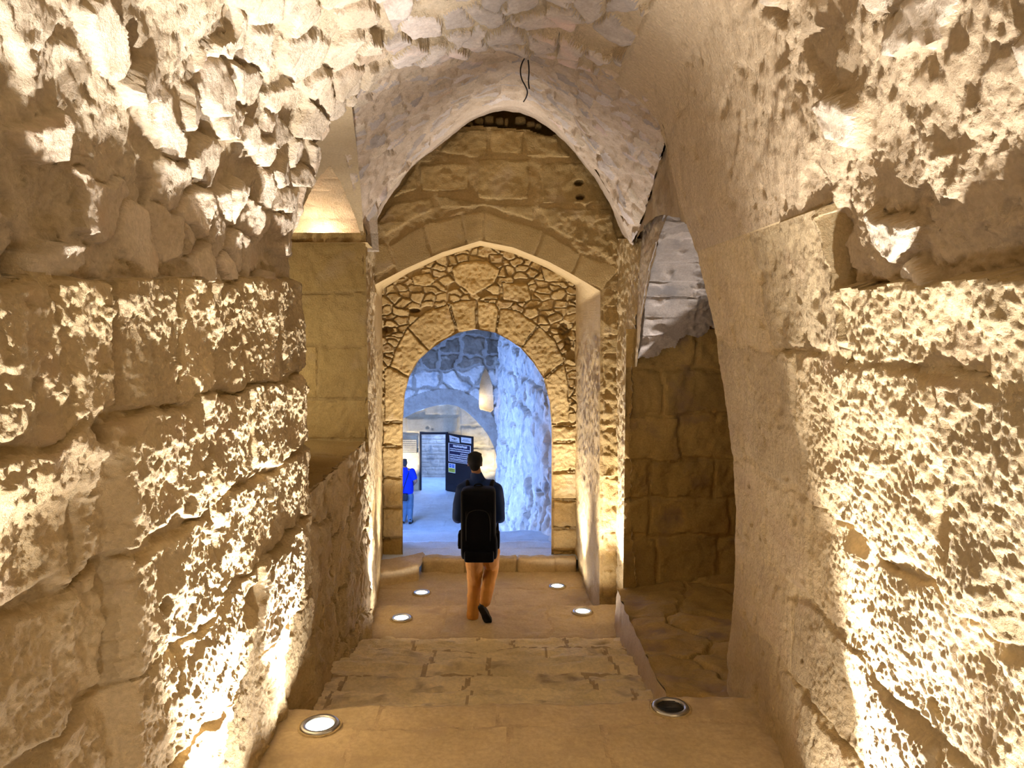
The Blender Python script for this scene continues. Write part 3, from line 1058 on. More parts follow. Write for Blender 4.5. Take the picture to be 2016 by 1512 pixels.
def niche_right():
    Y = 7.62
    st = .02
    X, Z = plane_grid(1.14, 3.4, -.9, 2.1, Y, st)
    P = np.stack([X, np.full_like(X, Y), Z], -1)
    w = (.05 * fbm(P, .3, 2, 111), .04 * fbm(P, .3, 2, 112))
    rows = [-1, .0, .38, .78, 1.25, 1.7, 2.3]
    lab, ed = rows_label(X, Z, rows, rand_splits(rows, 1, 3.4, .45, .9, 3), w)
    J, l2 = jointed(lab, ed, .02, .03, P, 113, .7)
    H = 1.0 * rock(P, X, Z, 114) + J + per_stone(lab, X * 0, X * 0, .02, 0, 115)
    H[0] = 0
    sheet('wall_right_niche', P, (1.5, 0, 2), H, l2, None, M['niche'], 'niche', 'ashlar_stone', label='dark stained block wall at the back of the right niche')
    # broken side vault of long grey stones; spring, then curving over towards the stair
    pf = [(395, 5.75), (430, 6.05), (460, 6.3), (487, 6.5), (522, 6.75), (560, 6.97), (592, 7.12), (630, 7.28), (664, 7.4), (705, 7.5), (730, 7.56)]
    pr_ = np.array([at(1300, y, yy)[[1, 2]] for y, yy in pf])
    s, t = resample(smooth_poly(pr_, 1), .011)
    xs_ = np.arange(1.06, 2.7, .011)
    Pq = np.zeros((len(xs_), len(s), 3))
    Pq[..., 0] = xs_[:, None]; Pq[..., 1] = s[None, :, 0]; Pq[..., 2] = s[None, :, 1]
    _, pyy = to_px(Pq)
    pxx, _ = to_px(Pq)
    yb = [300, 440, 460, 487, 522, 560, 592, 630, 664, 715, 900]
    w = (.05 * fbm(Pq, .2, 2, 116), 1.2 * fbm(Pq, .2, 2, 117))
    lab, ed = rows_label(Pq[..., 0], pyy, yb, [[-9, 2.6 + .1 * (k % 3), 9] for k in range(10)], w)
    ed = np.minimum(ed * .0048, 1)
    J, l2 = jointed(lab, ed, .012, .035, Pq, 118, .6)
    brk = [(1200, 760), (1252, 708), (1300, 704), (1306, 690), (1330, 684), (1352, 662), (1375, 668), (1400, 650), (1500, 640), (1500, 900), (1200, 900)]
    wob = 3 * fbm(Pq, .08, 2, 119)
    L2 = [(1314, 422), (1298, 470), (1282, 530), (1267, 620), (1254, 722)]
    hole = inside_poly(quad_centre(pxx + wob), quad_centre(pyy + wob), brk)
    hole |= quad_centre(pxx) < np.interp(quad_centre(pyy), [q[1] for q in L2], [q[0] for q in L2]) - 3
    rag = sstep(1355, 1385, pxx + 6 * fbm(Pq, .1, 2, 120) + .12 * (pyy - 560))
    H = .005 * fbm(Pq, .3, 3, 121) + J + .003 * ridged(Pq, .05, 2, 122) + per_stone(lab, 0 * pxx, 0 * pxx, .010, 0, 123) + rag * (.05 * ridged(Pq, .12, 3, 124) - .03)
    sheet('ceiling_right_niche', Pq, (1.5, 5.5, 1), H, l2, hole, M['slab'], 'slab', 'vault_stone', label='broken side vault of long grey stones in the right niche', cat='vault')
    # ragged thickness of the broken vault
    # plaster strip (groin) between the pier corner and the grey stones
    L1 = [(1262, 425), (1256, 500), (1252, 560), (1244, 650), (1238, 725)]
    A = smooth_poly([at(x, y, 7.9) for x, y in L1], 1)
    B = smooth_poly([at(x, y, yy) for (x, y), yy in zip([(1330, 395)] + L2, (5.65, 5.95, 6.32, 6.74, 7.2, 7.5))], 1)
    simple('trim_niche_rib', A, B, 120, 60, (1, 4, 2), M['plaster'], 'smooth plaster rib beside the grey niche vault', .8, 'trim')
    # plaster fan between the barrel vault, the bay web and the niche
    a = WEBP[-1, ::3] + np.array([.012, 0, .012])
    j = [k for k in range(len(PR)) if PR[k, 0] > .85 and 2.75 < PR[k, 1] < 3.42]
    bcur = np.array([[PR[k, 0] + .01, EDGE_Y - .06, PR[k, 1]] for k in j][::-1])
    Pf = loft(a, bcur, 150, 100)
    tt = np.linspace(0, 1, 100)[None, :]
    Pf[..., 2] += (np.linspace(0, 1, 150)[:, None] ** 1.0) * .14 * np.sin(np.pi * tt)
    Hf = .03 * fbm(Pf, .35, 3, 125) + .008 * ridged(Pf * np.array([1, 1, .5]), .12, 3, 126) + .004 * perlin(Pf / .04, 127)
    Hf[:, 0] = 0
    Hf[:, -3:] = 0
    sheet('ceiling_haunch', Pf, (.3, 5, 1), Hf, None, None, M['plaster'], label='smooth brown plaster haunch above the right niche', cat='vault')


niche_right()

#=== FLOORS
# ------------------------------------------------------------------ floor of the stair
Z_NEAR, Z_MID, Z_LOW = 0.0, -.92, -1.20
near_L, near_R = at_z(630, 1430, Z_NEAR), at_z(1320, 1395, Z_NEAR)
mid_L, mid_R = at_z(790, 1218, Z_MID), at_z(1147, 1205, Z_MID)
back_L, back_R = at_z(830, 1168, Z_LOW), at_z(1097, 1155, Z_LOW)
LAMPS = [near_L, near_R, mid_L, mid_R, back_L, back_R]


def floor_stair():
    path = [(-3, 0), (4.20, 0), (4.235, -.03), (4.25, -.25), (5.15, -.40), (5.19, -.46), (6.15, -.62), (6.19, -.69), (7.0, -.83), (7.03, -.90), (7.2, Z_MID), (8.12, Z_MID), (8.15, -.95), (8.17, Z_LOW), (10.6, Z_LOW)]
    s, t = resample(path, .02)
    xs = np.arange(-1.85, 1.75, .02)
    P = np.zeros((len(xs), len(s), 3))
    P[..., 0] = xs[:, None]; P[..., 1] = s[None, :, 0]; P[..., 2] = s[None, :, 1]
    X = P[..., 0]
    tt = np.repeat(t[None], len(xs), 0)
    # the edge of the near step runs slightly askew
    sk = sstep(3.2, 4.2, P[..., 1]) * sstep(5.2, 4.25, P[..., 1])
    P[..., 1] += sk * (.045 * X + .03 * fbm(P * np.array([1, 0, 0]), .4, 3, 131))
    sk2 = sstep(7.4, 8.1, P[..., 1]) * sstep(8.7, 8.2, P[..., 1])
    P[..., 1] += sk2 * (.02 * fbm(P * np.array([1, 0, 0]), .3, 3, 132))
    key = np.interp(t, t, t)
    def tof(y):
        return float(np.interp(y, s[:, 0], t))
    rows = [tof(-3) - .1, tof(1.0), tof(2.4), tof(3.35), tof(3.95), tof(4.235), tof(4.72), tof(5.17), tof(5.65), tof(6.17), tof(6.6), tof(7.02), tof(7.25), tof(8.13), tof(8.17), tof(8.8), tof(9.4), 1e3]
    w = (.05 * fbm(P, .25, 2, 133), .035 * fbm(P, .3, 2, 134))
    rows = np.array(rows)
    lab, ed = rows_label(X, tt, rows, rand_splits(rows, -1.9, 1.8, .45, 1.15, 12), w)
    J, l2 = jointed(lab, ed, .009, .010, P, 135, .9)
    rough = sstep(4.2, 4.3, P[..., 1]) * sstep(7.2, 7.0, P[..., 1])
    H = .012 * fbm(P, .5, 3, 136) + .006 * fbm(P, .09, 3, 137) + .004 * perlin(P / .045, 142) + rough * (.034 * fbm(P * np.array([.5, 1.6, 1]), .3, 3, 138) + .017 * ridged(P * np.array([.45, 1.3, 1]), .10, 3, 139) + .010 * fbm(P * np.array([.5, 1.5, 1]), .05, 2, 141)) + J * (.5 + .5 * rough)
    H = H + per_stone(lab, X * 0, X * 0, .005, 0, 140)
    for c in LAMPS:
        d = np.hypot(P[..., 0] - c[0], P[..., 1] - c[1])
        H = H * sstep(.09, .2, d)
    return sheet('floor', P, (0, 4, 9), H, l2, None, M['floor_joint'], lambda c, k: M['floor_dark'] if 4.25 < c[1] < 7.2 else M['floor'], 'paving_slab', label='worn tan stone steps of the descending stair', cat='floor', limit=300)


floor = floor_stair()


# raised rock shelf on the right, with its kerb face
def shelf():
    top = [at(1215, 1163, 7.62), at(1228, 1195, 7.0), at(1250, 1245, 6.2), at(1278, 1300, 5.4), at(1303, 1352, 4.85), at(1312, 1378, 4.55)]
    bot = [p.copy() for p in top]
    for p_, dz in zip(bot, (.55, .5, .45, .35, .25, .2)):
        p_[2] -= dz
        p_[0] -= .045
    top, _ = resample(top, 1, 60)
    top = top + np.stack([.022 * perlin(top / .22, 3), 0 * top[:, 0], .018 * perlin(top / .18, 4)], 1)
    bot, _ = resample(bot, 1, 60)
    P = loft(top, bot, 150, 24)
    H = .016 * fbm(P, .2, 3, 151) + .004 * ridged(P, .07, 2, 152)
    H[:, 0] = 0
    P2b = [at(1500, 1118, 7.62), at(1560, 1165, 7.0), at(1560, 1230, 6.2), at(1560, 1290, 5.4), at(1560, 1340, 4.85), at(1560, 1375, 4.55)]
    P2 = loft(top, P2b, 160, 70)
    u, v = P2[..., 0], P2[..., 1]
    sid, ed, du, dv = vor(u + .08 * fbm(P2, .3, 2, 153), v + .08 * fbm(P2, .3, 2, 154), .7, .95, 157, .8)
    _, inv = np.unique(sid, return_inverse=True)
    J, l2 = jointed(1 + inv.reshape(sid.shape), ed, .018, .035, P2, 155, .9)
    H2 = .03 * fbm(P2, .35, 3, 156) + .010 * ridged(P2, .12, 3, 158) + J
    H2[0] = 0
    # round the far end of the shelf against the pier
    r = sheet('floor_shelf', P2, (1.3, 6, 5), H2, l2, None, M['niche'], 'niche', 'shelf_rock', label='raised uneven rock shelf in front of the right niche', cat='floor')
    np_n, fl = normals(P, (-1, 6, 0))
    sheet('shelf_kerb', P, (-1, 6, 0), H, None, None, M['plaster'], parent=r, kind=None)
    # far end of the shelf
    e0 = top[0]; 
    A = [e0, e0 + np.array([0, 0, -.7])]
    B = [e0 + np.array([.5, .12, 0]), e0 + np.array([.5, .12, -.7])]
    sheet('shelf_end', loft(A, B, 12, 8), (1, 9, -1), None, None, None, M['plaster'], parent=r, kind=None)


shelf()


# kerb stones in front of the inner archway
def kerbs():
    ks = [[(746, 1180), (750, 1125), (822, 1098), (829, 1126)], [(829, 1130), (833, 1102), (870, 1098), (912, 1112), (900, 1122), (860, 1127)],
          [(913, 1116), (915, 1093), (1010, 1090), (1016, 1112), (980, 1117)], [(1018, 1116), (1040, 1103), (1088, 1093), (1092, 1120)], [(1091, 1125), (1088, 1092), (1128, 1088), (1132, 1128)]]
    depth = [.50, .10, .08, .10, .10]
    for k, q in enumerate(ks):
        xs = [p_[0] for p_ in q]
        Yb = 10.02 if k else 9.75
        cl = at_z(min(xs), 1122, Z_LOW)
        x0, x1 = at(min(xs), 1100, 10.05)[0], at(max(xs), 1100, 10.05)[0] + .03
        nx, ny = 26, 16
        path, tq = resample([(Yb, Z_LOW - .08), (Yb + .01, -1.035), (Yb + .05, -1.012), (Yb + depth[k] + .06, -1.012), (Yb + depth[k] + .16, -1.06)], .03)
        X = np.linspace(x0, x1 - .008, nx)
        P = np.zeros((nx, len(path), 3))
        P[..., 0] = X[:, None]; P[..., 1] = path[None, :, 0]; P[..., 2] = path[None, :, 1]
        if k == 0:
            P[..., 1] -= .38 * (1 - (P[..., 0] - x0) / (x1 - x0)) * sstep(-1.25, -1.1, P[..., 2] + .15)
        else:
            P[..., 1] += .05 * fbm(P * np.array([1, 0, 0]), .3, 2, 160 + k)
        H = .016 * fbm(P, .2, 3, 161 + k) + .005 * ridged(P, .06, 2, 162)
        H[0] -= .035; H[-1] -= .035
        sheet('kerb_stone', P, (-.3, 8, 2), H, None, None, M['floor'], parent=floor, kind=None)


kerbs()


def floor_passage():
    path = [(10.06, -1.035), (10.93, -1.045), (10.95, -1.06), (10.97, -1.20), (12.38, -1.29), (12.40, -1.31), (12.42, -1.48)]
    y, z = 12.42, -1.48
    k = 0
    while z > -3.2:
        y += .58; path.append((y, z - .01)); z -= .18; path.append((y + .02, z))
    path += [(19.2, -3.3), (26.5, -3.3)]
    s, t = resample(path, .035)
    xs = np.arange(-4.0, 1.3, .035)
    P = np.zeros((len(xs), len(s), 3))
    P[..., 0] = xs[:, None]; P[..., 1] = s[None, :, 0]; P[..., 2] = s[None, :, 1]
    tt = np.repeat(t[None], len(xs), 0)
    sk = sstep(10.5, 10.9, P[..., 1]) * sstep(13, 12.5, P[..., 1])
    P[..., 1] += sk * .06 * fbm(P * np.array([1, 0, 0]), .5, 2, 170)
    rows = np.arange(-.1, t[-1] + .8, .62)
    w = (.04 * fbm(P, .3, 2, 171), .03 * fbm(P, .3, 2, 172))
    lab, ed = rows_label(P[..., 0], tt, rows, rand_splits(rows, -4, 1.4, .6, 1.3, 22), w)
    J, l2 = jointed(lab, ed, .010, .008, P, 173, .8)
    H = .012 * fbm(P, .5, 3, 174) + .004 * fbm(P, .1, 2, 175) + J
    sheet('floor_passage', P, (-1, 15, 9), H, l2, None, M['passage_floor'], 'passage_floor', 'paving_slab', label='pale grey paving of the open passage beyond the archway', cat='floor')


floor_passage()
sp_ = bpy.data.lights.new('slit_fill', 'POINT'); sp_.energy = 7; sp_.shadow_soft_size = .05; sp_.color = (1, .90, .74)  # light added in the slit recess to warm its stones
so_ = bpy.data.objects.new('slit_fill', sp_); so_.location = (-.86, 20.14, .02); COL.objects.link(so_)


# ------------------------------------------------------------------ open passage beyond the inner arch
def passage():
    # right wall of big eroded blocks
    A = [np.array([.72, 10.9, -1.5]), np.array([-.40, 20.2, -3.6])]
    B = [np.array([.72, 10.9, 4.4]), np.array([-.40, 20.2, 4.4])]
    P = loft(A, B, 400, 260)
    P[..., 0] += .12 * sstep(1.0, 3.2, P[..., 2])
    u, v = P[..., 1], P[..., 2]
    w = (.10 * fbm(P, .5, 2, 181), .09 * fbm(P, .5, 2, 182))
    rows = [-4, -2.6, -2.0, -1.4, -.75, -.1, .5, 1.05, 1.6, 2.2, 2.8, 3.5, 5]
    lab, ed = rows_label(u, v, rows, rand_splits(rows, 10, 20.5, .7, 1.5, 31), w)
    J, l2 = jointed(lab, ed, .06, .09, P, 183, .9)
    fade = sstep(-.1, .25, fbm(P, .9, 2, 188))
    H = .07 * fbm(P, .5, 4, 184) + .03 * ridged(P, .2, 3, 185) + .008 * ridged(P, .06, 2, 179) + .02 * facets(u + w[0], v + w[1], .3, 186) - .10 * sstep(.35, .6, fbm(P, .3, 2, 180)) + J * 2.2 * fade + per_stone(lab, u * 0, u * 0, .03, 0, 187)
    H += .16 * sstep(-.6, -1.5, v + 0.11 * (u - 11)) * (.4 + fbm(P, .6, 2, 189))
    sheet('wall_passage_right', P, (-3, 15, 0), H, l2, None, M['passage'], 'passage', 'ashlar_block', label='pale bluish eroded block wall right of the open passage')
    # left wall: a tall opening to the daylight between two piers and a lintel
    for nm, y0, y1, z0, z1, lb in (('wall_passage_left', 10.5, 11.9, -3.6, 4.4, 'near pier left of the open passage, hidden by the jamb'),
                                   ('wall_passage_left', 18.6, 20.2, -3.6, 4.4, 'far pier left of the open passage, hidden by the jamb'),
                                   ('wall_passage_left', 11.9, 18.6, .9, 4.4, 'lintel wall over the daylight opening of the passage')):
        P = loft([np.array([-3.9, y0, z0]), np.array([-3.9, y1, z0])], [np.array([-3.9, y0, z1]), np.array([-3.9, y1, z1])], 40, 60)
        sheet(nm, P, (-1, 15, 0), .03 * fbm(P, .5, 3, 191), None, None, M['passage'], label=lb)
    P = loft([np.array([-4.0, 10.4, 4.2]), np.array([-4.0, 20.3, 4.2])], [np.array([1.3, 10.4, 4.2]), np.array([1.3, 20.3, 4.2])], 80, 60)
    sheet('ceiling_passage', P, (-1, 15, 0), .05 * fbm(P, .5, 3, 190), None, None, M['shaded_stone'], label='dark stone roof of the passage, above the picture', cat='ceiling')
    P = loft([np.array([-16., 8.0, -3.32]), np.array([-16., 24., -3.32])], [np.array([-3.8, 8.0, -3.32]), np.array([-3.8, 24., -3.32])], 30, 30)
    sheet('floor_yard', P, (-9, 15, 9), None, None, None, M['passage_floor'], label='paved yard outside the daylight opening', cat='ground')
    # end wall with round-headed arch
    Y = 20.0
    st = .019
    X, Z = plane_grid(-4.1, -.28, -3.6, 3.0, Y, st)
    apx = [(740, 1095), (741, 900), (752, 860), (775, 835), (800, 820), (835, 804), (875, 795), (905, 800), (930, 820), (958, 850), (975, 885), (981, 920), (981, 1095)]
    cv = smooth_poly(px_curve(apx, Y), 1)
    X, Z = wrap_snap(X, Z, cv, st)
    P = np.stack([X, np.full_like(X, Y), Z], -1)
    hole = inside_poly(quad_centre(X), quad_centre(Z), cv)
    slit = px_curve([(943, 782), (944, 760), (949, 738), (956, 724), (963, 738), (970, 762), (972, 806), (966, 812), (944, 806)], Y)
    hole |= inside_poly(quad_centre(X), quad_centre(Z), slit)
    pxx, pyy = to_px(P)
    w = (.10 * fbm(P, .4, 2, 192), .10 * fbm(P, .4, 2, 193))
    rows = [-4, -2.8, -2.1, -1.3, -.6, .1, .42, .85, 1.25, 1.68, 2.2, 2.8, 4.6]
    lab, ed = rows_label(X, Z, rows, rand_splits(rows, -4.2, -.2, .5, 1.1, 44), w)
    sid, e2, du, dv = vor(X + w[0], Z * 1.0 + w[1], .62, .44, 191, .75)
    _, inv = np.unique(sid, return_inverse=True)
    lab, ed = 1 + inv.reshape(sid.shape), e2
    dC, _, _ = seg_near(X, Z, cv, False)
    inring = dC < .42
    lab = np.where(inring, 0, lab)
    J, l2 = jointed(lab, ed, .045, .05, P, 194, .8)
    H = .03 * fbm(P, .3, 3, 195) + .015 * ridged(P, .1, 3, 196) + np.where(inring, 0, J)
    H = H * sstep(0, .06, dC)
    dark = lambda c, k: M['shaded_stone'] if c[2] > .85 else M['passage']  # higher stones coloured darker for the shade under the roof
    sheet('wall_passage_end', P, (-1, 12, 0), H, l2, hole, M['slate_mortar'], dark, 'ashlar_block', label='block wall with shade-darkened upper stones over the round arch at the passage end')
    A = np.stack([cv[:, 0], np.full(len(cv), Y), cv[:, 1]], 1)
    B = A.copy(); B[:, 1] += .8; B[:, 0] += np.where(A[:, 0] > -1.8, .0, 0)
    P = loft(A, B, 160, 18)
    sheet('wall_arch_reveal', P, (-1.8, 20.4, -2), .012 * fbm(P, .3, 3, 197), None, None, M['far'], label='lit reveal of the round arch at the passage end', cat='reveal')
    # slit recess
    c = slit.mean(0)
    A = np.stack([slit[:, 0], np.full(len(slit), Y), slit[:, 1]], 1); A = np.vstack([A, A[:1]])
    B = A.copy(); B[:, 1] += .35
    sheet('window_1', loft(A, B, 80, 8), (c[0], Y + .1, c[1]), None, None, None, M['far'], label='tall pointed slit in the dark wall above the round arch', cat='window')
    w1 = bpy.data.objects['window_1']
    zc = [at(956, y, Y)[2] for y in (830, 783, 760, 715)]
    for a, b_ in zip(zc[:-1], zc[1:]):
        Xg, Zg = plane_grid(-.95, -.40, a + .012, b_ - .012, Y, .04)
        Pg = np.stack([Xg, np.full_like(Xg, Y + .30), Zg], -1)
        sheet('slit_stone', Pg, (-1, 12, 0), .01 * fbm(Pg, .2, 2, 198), None, None, M['far'], parent=w1, kind=None)


passage()


# ------------------------------------------------------------------ far chamber with the iron door
FAR_Y = 24.3


def far_room():
    st = .035
    X, Z = plane_grid(-4.6, .5, -3.5, .35, FAR_Y, st)
    door = px_curve([(829, 1000), (829, 856), (880, 855), (880, 1000)], FAR_Y)
    X, Z = wrap_snap(X, Z, door, st)
    P = np.stack([X, np.full_like(X, FAR_Y), Z], -1)
    hole = inside_poly(quad_centre(X), quad_centre(Z), door)
    pxx, pyy = to_px(P)
    polys = [[(799, 822), (903, 820), (903, 850), (880, 853), (828, 853), (800, 851)], [(780, 853), (827, 855), (827, 885), (780, 885)], [(780, 887), (827, 887), (827, 925), (780, 925)],
             [(780, 927), (827, 927), (827, 975), (780, 975)], [(905, 800), (960, 800), (960, 838), (905, 838)], [(905, 840), (965, 840), (965, 880), (905, 880)], [(905, 882), (975, 882), (975, 925), (905, 925)],
             [(882, 927), (980, 927), (980, 978), (882, 978)], [(835, 790), (903, 790), (903, 818), (835, 818)]]
    lab, ed = poly_labels(pxx + fbm(P, .3, 2, 201), pyy + fbm(P, .3, 2, 202), polys)
    ed = ed * FAR_Y / FPX
    J, l2 = jointed(lab, ed, .03, .04, P, 203, .5)
    H = .025 * fbm(P, .3, 4, 204) + .02 * ridged(P, .12, 3, 205) * (pxx > 880) + np.where(lab > 0, J, -.03)
    H = np.where(lab == 1, .008 * fbm(P, .2, 3, 206) + J + .03, H)
    for hx, hy, r in ((842, 841, .045), (852, 844, .025)):
        c = at(hx, hy, FAR_Y)
        H = H - .12 * (1 - sstep(r * .6, r, np.hypot(X - c[0], Z - c[2])))
    d, _, _ = seg_near(X, Z, door, False)
    H = H * sstep(0, .06, d)
    sheet('wall_far', P, (-1.5, 20, -2), H, l2, hole, M['far'], 'far', 'wall_stone', label='warm pale stone wall of the far chamber around the doorway')
    # chamber shell
    for nm, A, B, tw, lb in (('ceiling_far', [(-4.6, 20.8, .3), (-4.6, 24.4, .3)], [(.5, 20.8, .3), (.5, 24.4, .3)], (-2, 22, -2), 'low ceiling of the far chamber'),
                             ('wall_far_right', [(-.25, 20.7, -3.5), (-.25, 24.4, -3.5)], [(-.25, 20.7, .4), (-.25, 24.4, .4)], (-2, 22, -2), 'rough pale right wall of the far chamber'),
                             ('wall_far_left', [(-4.4, 20.7, -3.5), (-4.4, 24.4, -3.5)], [(-4.4, 20.7, .4), (-4.4, 24.4, .4)], (-2, 22, -2), 'left wall of the far chamber')):
        Pq = loft([np.array(a, float) for a in A], [np.array(b_, float) for b_ in B], 60, 60)
        sheet(nm, Pq, tw, .04 * fbm(Pq, .4, 3, 207) + .02 * ridged(Pq, .15, 2, 208), None, None, M['far'], label=lb)
    # room behind the doorway: coursed wall
    X, Z = plane_grid(-3.6, -1.6, -3.5, -1.0, 26.3, .03)
    P = np.stack([X, np.full_like(X, 26.3), Z], -1)
    rows = np.arange(-3.6, -.8, .135)
    lab, ed = rows_label(X, Z, rows, rand_splits(rows, -3.7, -1.5, .25, .5, 9), (.01 * fbm(P, .2, 2, 1), .012 * fbm(P, .2, 2, 2)))
    J, l2 = jointed(lab, ed, .012, .02, P, 209, .5)
    sheet('wall_beyond_door', P, (-2, 25, -2), J + .006 * fbm(P, .1, 2, 3), l2, None, M['passage'], 'passage', 'course_stone', label='coursed stone wall seen through the far doorway')
    for sx in (-3.25, -1.95):
        Pq = loft([np.array([sx, 24.35, -3.5]), np.array([sx, 26.4, -3.5])], [np.array([sx, 24.35, -1.0]), np.array([sx, 26.4, -1.0])], 10, 10)
        sheet('wall_beyond_side', Pq, (-2.6, 25, -2), None, None, None, M['passage'], label='side wall behind the far doorway')


far_room()

# unseen shell added to keep daylight from leaking into the stair hall
def shell():
    bm = bmesh.new()
    def q(a, b_, c, d):
        bm.faces.new([bm.verts.new(v) for v in (a, b_, c, d)])
    x0, x1, y0, y1, z0, z1 = -3.3, 3.6, -3.05, 10.6, -1.8, 5.0
    q((x0, y0, z1), (x1, y0, z1), (x1, y1, z1), (x0, y1, z1))
    q((x0, y0, z0), (x0, y1, z0), (x0, y1, z1), (x0, y0, z1))
    q((x1, y0, z0), (x1, y1, z0), (x1, y1, z1), (x1, y0, z1))
    q((x0, y0, z0), (x1, y0, z0), (x1, y0, z1), (x0, y0, z1))
    q((x0, y0, z0), (x1, y0, z0), (x1, y1, z0), (x0, y1, z0))
    q((x0, 10.45, 2.6), (x1, 10.45, 2.6), (x1, 10.45, z1), (x0, 10.45, z1))
    q((x0 - .8, 10.45, -1.8), (-1.9, 10.45, -1.8), (-1.9, 10.45, z1), (x0 - .8, 10.45, z1))
    q((1.0, 10.45, -1.8), (x1, 10.45, -1.8), (x1, 10.45, z1), (1.0, 10.45, z1))
    q((-2.2, 8.95, 3.2), (1.6, 8.95, 3.2), (1.6, 8.95, z1), (-2.2, 8.95, z1))
    me = bpy.data.meshes.new('light_shell')
    bm.to_mesh(me); bm.free()
    o = link('light_shell', me, M['niche'])
    tag(o, 'unseen shell added around the stair hall to block stray daylight', 'wall', None, 'structure')


shell()

#=== OBJECTS
# ------------------------------------------------------------------ recessed floor lights
def lathe(profile, n=32):
    V, F = [], []
    for r, z in profile:
        for k in range(n):
            a = 2 * math.pi * k / n
            V.append((r * math.cos(a), r * math.sin(a), z))
    for i in range(len(profile) - 1):
        for k in range(n):
            F.append((i * n + k, i * n + (k + 1) % n, (i + 1) * n + (k + 1) % n, (i + 1) * n + k))
    return np.array(V), np.array(F)


def disc(r, z, n=32):
    me = bpy.data.meshes.new('glass')
    bm = bmesh.new()
    vs = [bm.verts.new((r * math.cos(2 * math.pi * k / n), r * math.sin(2 * math.pi * k / n), z)) for k in range(n)]
    c = bm.verts.new((0, 0, z + .004))
    for k in range(n):
        bm.faces.new((c, vs[k], vs[(k + 1) % n]))
    bm.to_mesh(me); bm.free()
    return me


ringV, ringF = lathe([(.104, -.03), (.104, .006), (.098, .012), (.078, .012), (.074, .004), (.072, -.02)])
linV, linF = lathe([(.118, -.02), (.118, .003), (.106, .004), (.104, -.02)])


def floor_light(c, on, label, power=0, aim=None, cone=80):
    t = empty('floor_light', c, label, 'light', 'recessed floor lights along the stair')
    o = np_obj('trim_ring', ringV + c + np.array([0, 0, .006]), ringF, M['steel'], t, True)
    o = np_obj('setting_ring', linV + c + np.array([0, 0, .005]), linF, M['mortar'], t, True)
    g = link('glass', disc(.0735, .008), M['glow'] if on else M['darkglass'], t)
    g.matrix_parent_inverse = Matrix()
    if not on:
        bmv = bmesh.new()
        for k in range(-3, 4):
            w = math.sqrt(max(0, .068 ** 2 - (k * .019) ** 2))
            r = bmesh.ops.create_cube(bmv, size=1)
            bmesh.ops.scale(bmv, vec=(2 * w, .004, .003), verts=r['verts'])
            bmesh.ops.translate(bmv, vec=(0, k * .019, .013), verts=r['verts'])
        me = bpy.data.meshes.new('louvre'); bmv.to_mesh(me); bmv.free()
        g = link('louvre', me, M['darkglass'], t); g.matrix_parent_inverse = Matrix()
    else:
        uplight('uplight', tuple(c + np.array([0, 0, .03])), aim, power, cone, .04)
    return t


floor_light(near_L, True, 'lit round floor light near the left wall on the nearest step', 760, tuple(near_L + np.array([-.36, .08, 1.5])), 66)
floor_light(near_R, False, 'unlit dark round floor light at the right of the nearest step')
floor_light(mid_L, True, 'lit round floor light left of the walking person on the middle step', 560, tuple(mid_L + np.array([-.35, .12, 1.5])))
floor_light(mid_R, True, 'lit round floor light right of the walking person beside the raised shelf', 640, tuple(mid_R + np.array([.35, .1, 1.5])))
floor_light(back_L, True, 'lit round floor light at the left inside the gate arch, before the kerb', 680, tuple(back_L + np.array([-.2, .2, 1.5])))
floor_light(back_R, True, 'lit round floor light at the right inside the gate arch, before the kerb', 780, tuple(back_R + np.array([.2, .15, 1.5])))
# lamps of the far chamber
spot('far_uplight', (-3.55, 23.5, -3.22), (-3.5, 24.4, -1.9), 260, 75, .8, .06, (1, .90, .70))
spot('far_uplight', (-.9, 23.2, -3.22), (-.95, 24.4, -1.8), 210, 75, .8, .06, (1, .90, .70))


# ------------------------------------------------------------------ cable hanging from the crown
def tube(name, pts, r, mat, parent=None, closed=False):
    cu = bpy.data.curves.new(name, 'CURVE')
    cu.dimensions = '3D'
    sp = cu.splines.new('POLY')
    q = smooth_poly(pts, 2)
    sp.points.add(len(q) - 1)
    for a, b_ in zip(sp.points, q):
        a.co = (*b_, 1)
    cu.bevel_depth = r
    cu.bevel_resolution = 2
    cu.use_fill_caps = True
    o = bpy.data.objects.new(name, cu)
    dg = bpy.context.evaluated_depsgraph_get()
    COL.objects.link(o)
    dg.update()
    me = bpy.data.meshes.new_from_object(o.evaluated_get(dg))
    bpy.data.objects.remove(o, do_unlink=True)
    me.materials.clear()
    return link(name, me, mat, parent, True)


CY = 5.05
cab = empty('hanging_cable', at(1030, 95, CY + .0), 'loose black cable dangling from the crown of the vault', 'cable')
tube('long_wire', [at(1024, 86, CY), at(1027, 100, CY), at(1036, 112, CY - .02), at(1030, 118, CY), at(1024, 135, CY), at(1026, 155, CY), at(1036, 172, CY), at(1039, 182, CY + .02), at(1036, 192, CY + .1), at(1031, 200, CY + .25)], .0045, M['cable'], cab)
tube('short_wire', [at(1041, 76, CY), at(1039, 92, CY), at(1036, 104, CY), at(1040, 118, CY), at(1042, 140, CY), at(1040, 160, CY), at(1042, 175, CY)], .0045, M['cable'], cab)
tube('wire_loop', [at(1024, 84, CY), at(1030, 84, CY), at(1029, 92, CY), at(1025, 90, CY), at(1027, 98, CY), at(1034, 106, CY), at(1037, 96, CY)], .005, M['cable'], cab)


# ------------------------------------------------------------------ far door, boards, notices
def box_mesh(name, pts8):
    me = bpy.data.meshes.new(name)
    me.from_pydata([tuple(p_) for p_ in pts8], [], [(0, 1, 2, 3), (7, 6, 5, 4), (0, 4, 5, 1), (1, 5, 6, 2), (2, 6, 7, 3), (3, 7, 4, 0)])
    me.update()
    return me


